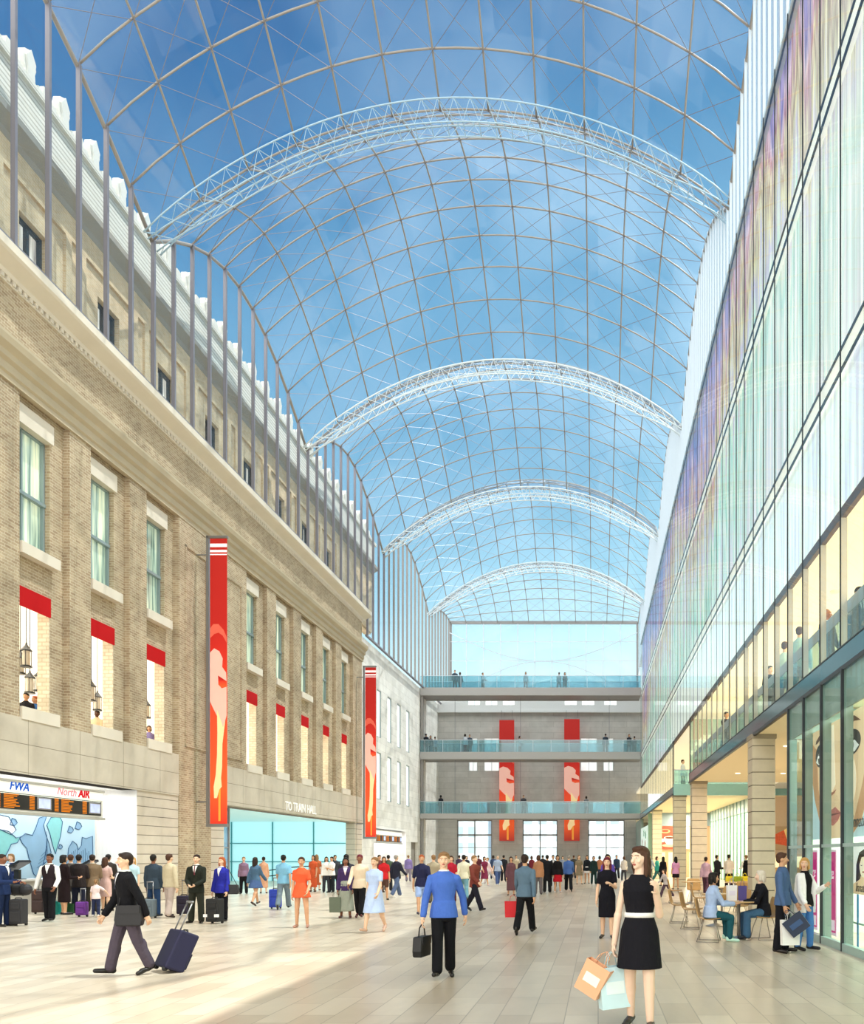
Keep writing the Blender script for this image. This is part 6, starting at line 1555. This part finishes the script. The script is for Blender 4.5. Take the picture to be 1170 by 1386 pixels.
# ================================================================== PEOPLE ABOVE
zg = 5.15
PZ(1120, 825, zg, 1.8, 40, 'm', ('coat', '1c1c22', 'f4f4f4'), ('trousers', '2a2830'), ('bald', 'black'), 'd', '14110f', 'contra', 'bald man in long black coat and white shirt on the right gallery', head=30)
PZ(1164, 795, zg, 1.82, 5, 'm', ('jacket', '171c2c', 'd8dce4', '20304a'), ('trousers', '171a26'), ('short', 'black'), 'm', '14110f', 'clasp', 'man in dark suit at the right photo edge on the gallery')
PZ(1151, 832, zg, 1.64, -10, 'f', ('sweater', '141418'), ('trousers', '16161c'), ('bob', 'black'), 'l', '14110f', 'stand', 'dark-haired woman in black top left of the gallery suit')
PZ(1063, 870, zg, 1.78, 150, 'm', ('sweater', 'b9d6d2'), ('jeans', '4f6f9c'), ('short', 'brown'), 'l', '2a2018', 'oneup', 'man in pale aqua sweater and jeans on the right gallery')
PZ(1083, 850, zg, 1.80, 150, 'm', ('shirt', 'a8cfd0'), ('trousers', '8a929a'), ('short', 'brown'), 'l', '2a2018', 'oneup', 'man in aqua shirt on the gallery, right of the one in jeans')
PZ(1043, 902, zg, 1.74, 20, 'm', ('tee', '17181c'), ('trousers', '3a3f50'), ('short', 'black'), 'l', '14110f', 'stand', 'man in black shirt on the gallery, left of the aqua sweater', sleeve=1.9)
PZ(1081, 905, zg, 1.60, -5, 'f', ('tank', 'f0c4bc'), ('skirt', '8a9a2c', .36, .01), ('long', 'brown'), 'l', '14110f', 'fold', 'woman with folded arms in pink top and olive skirt on the gallery')
PZ(984, 964, zg, 1.78, 30, 'm', ('jacket', '16171c'), ('trousers', '16171c'), ('short', 'black'), 'm', '14110f', 'walk', 'dark silhouette walking at the far end of the right gallery')
PZ(925, 1034, zg, 1.7, 60, 'm', ('shirt', 'e4ecee'), ('trousers', '2a4a66'), ('short', 'brown'), 'l', '14110f', 'stand', 'person in white shirt on the small balcony between the gallery boxes', Y=44.2)
g0 = 4.9
PZ(35, 939, g0, 1.72, 10, 'm', ('shirt', '1f2026'), ('trousers', '22222a'), ('short', 'black'), 'm', '14110f', 'stand', 'dark-haired man in black shirt in the nearest low opening', Y=24.9)
PZ(47, 941, g0, 1.70, -20, 'm', ('shirt', '3f74b8'), ('trousers', '2a3448'), ('short', 'red'), 'm', '14110f', 'stand', 'man in blue shirt beside the black shirt in the nearest low opening', Y=25.3)
PZ(131, 960, g0, 1.72, 0, 'm', ('shirt', 'e8c8a4'), ('trousers', '4a4038'), ('short', 'black'), 'k', '14110f', 'stand', 'man in peach shirt in the second low opening', Y=27.9)
PZ(202, 980, g0, 1.66, 30, 'f', ('sweater', '8a7fb0'), ('trousers', '3a3448'), ('bob', 'dark'), 'm', '14110f', 'stand', 'woman in lilac sweater in the third low opening', Y=30.8)
br = [ # px, level, H, face, colours
 (577, 10.75, 1.78, 170, '2a2c34', 'man in dark coat, leftmost on the middle footbridge'), (583, 10.75, 1.70, 10, '6a5a58', 'person in brown, second from left on the middle footbridge'), (589, 10.75, 1.66, 200, '8a94a4', 'person in pale grey, third from left on the middle footbridge'),
 (630, 10.75, 1.76, 160, 'c8ccd4', 'person in white leaning over the middle footbridge, left part'), (636, 10.75, 1.78, 10, '4a5260', 'person in slate beside the one leaning on the middle footbridge'), (704, 10.75, 1.72, 90, 'b8bcc4', 'person in pale jacket between the end banners on the middle footbridge'),
 (820, 10.75, 1.78, 185, '3a4450', 'person in dark jacket right of the banners on the middle footbridge'), (852, 10.75, 1.82, 10, '2c323c', 'tall man in dark suit near the right end of the middle footbridge'), (859, 10.75, 1.7, 200, '7a6a68', 'rightmost person on the middle footbridge'),
 (597, 5.3, 1.74, 180, '2a2c34', 'dark figure at the left of the lowest footbridge'), (709, 5.3, 1.78, 10, '4a4a50', 'dark figure between the banners on the lowest footbridge'), (794, 5.3, 1.72, 180, '8a8a90', 'grey figure right of the banners on the lowest footbridge'),
 (616, 16.45, 1.78, 10, '3a4650', 'dark figure at the left of the highest footbridge'), (623, 16.45, 1.7, 180, '5a6670', 'second figure from the left on the highest footbridge'), (654, 16.45, 1.76, 60, '9aa4ac', 'pale figure walking on the highest footbridge'),
 (712, 16.45, 1.62, 10, 'a4acb4', 'short pale figure at the middle of the highest footbridge'), (757, 16.45, 1.68, 200, '7a868e', 'left of two figures right of centre on the highest footbridge'), (765, 16.45, 1.8, 10, '3a4248', 'right of two figures right of centre on the highest footbridge')]
for k, (px, z, H, f, c, lab) in enumerate(br):
    PZ(px, 0, z, H, f, 'm' if k % 2 == 0 else 'f', ('jacket', c), ('trousers', ['2a2c34', '3a4250', '4a4640'][k % 3]), ('short' if k % 2 == 0 else 'bob', ['black', 'brown', 'dark'][k % 3]), 'm', '14110f', ['stand', 'walk', 'hold'][k % 3], lab, Y=72.7+.5*(k % 3))
bake_all()
# ================================================================== SKY, SUN, CAMERA
w = bpy.data.worlds.new('sky'); S.world = w; w.use_nodes = True
t = w.node_tree; t.nodes.clear(); ls = t.links
out = N(t, 'ShaderNodeOutputWorld'); bg = N(t, 'ShaderNodeBackground', inp={'Strength': 1.0})
tc = N(t, 'ShaderNodeTexCoord'); sp = N(t, 'ShaderNodeSeparateXYZ'); ls.new(tc.outputs['Generated'], sp.inputs[0])
nz = N(t, 'ShaderNodeTexNoise', inp={'Scale': 2.6, 'Detail': 7, 'Roughness': .6, 'Distortion': .5}); ls.new(tc.outputs['Generated'], nz.inputs[0])
# elevation, pushed lower to the left of the hall (deeper blue there) and by soft cloud
ax = N(t, 'ShaderNodeMath', operation='MULTIPLY_ADD', inp={1: -.30, 2: 0}); ls.new(sp.outputs[0], ax.inputs[0])
cl = N(t, 'ShaderNodeMath', operation='MULTIPLY_ADD', inp={1: -.22, 2: .11}); ls.new(nz.outputs['Fac'], cl.inputs[0])
a1 = N(t, 'ShaderNodeMath', operation='ADD'); ls.new(sp.outputs[2], a1.inputs[0]); ls.new(ax.outputs[0], a1.inputs[1])
a2 = N(t, 'ShaderNodeMath', operation='ADD'); ls.new(a1.outputs[0], a2.inputs[0]); ls.new(cl.outputs[0], a2.inputs[1])
cr = N(t, 'ShaderNodeValToRGB'); e = cr.color_ramp.elements
e[0].position = 0; e[0].color = srgb('fbfdff'); e[1].position = 1; e[1].color = srgb('1d4a86')
for p, c in ((.18, 'f2fbfd'), (.27, 'c8ebf3'), (.35, 'a2d4e8'), (.44, '8abcd8'), (.58, '70a8cc'), (.70, '4f88b6'), (.84, '2c6099')):
    x = e.new(p); x.color = srgb(c)
ls.new(a2.outputs[0], cr.inputs[0])
# added fill: the sky behind the viewer is brightened to warm white
bk = N(t, 'ShaderNodeMapRange', inp={'From Min': .05, 'From Max': -.45, 'To Min': 0., 'To Max': 1.}); ls.new(sp.outputs[1], bk.inputs[0])
mxw = N(t, 'ShaderNodeMix', data_type='RGBA'); ls.new(bk.outputs[0], mxw.inputs[0]); ls.new(cr.outputs[0], mxw.inputs[6]); mxw.inputs[7].default_value = (2.3*1.0, 2.3*.97, 2.3*.9, 1)
ls.new(mxw.outputs[2], bg.inputs[0]); ls.new(bg.outputs[0], out.inputs[0])

l = bpy.data.lights.new('sun', 'SUN'); l.energy = 3.9; l.angle = rad(.6); l.color = (1.0, .95, .86)
o = bpy.data.objects.new('sun', l); COL.objects.link(o)
d = Vector((-math.cos(rad(68)), -.06, -math.sin(rad(68)))).normalized()
o.rotation_euler = d.to_track_quat('-Z', 'Y').to_euler()

cam = bpy.data.cameras.new('camera'); co_ = bpy.data.objects.new('camera', cam); COL.objects.link(co_)
cam.sensor_fit = 'HORIZONTAL'; cam.sensor_width = 36; cam.lens = FOC/1170*36
cam.shift_x = -(HX-585)/1170; cam.shift_y = (HY-693)/1170; cam.clip_end = 500; cam.clip_start = .05
co_.location = (0, 0, EYE); co_.rotation_euler = (PI/2, 0, 0)
S.camera = co_
S.view_settings.view_transform = 'Standard'; S.view_settings.look = 'None'; S.view_settings.exposure = 0.32; S.view_settings.gamma = 1
S.view_settings.use_curve_mapping = False
S.cycles.transparent_max_bounces = 24; S.cycles.max_bounces = 7; S.cycles.diffuse_bounces = 4; S.cycles.glossy_bounces = 4; S.cycles.transmission_bounces = 4
S.cycles.use_denoising = True; S.cycles.caustics_reflective = False; S.cycles.caustics_refractive = False; S.cycles.sample_clamp_indirect = 6
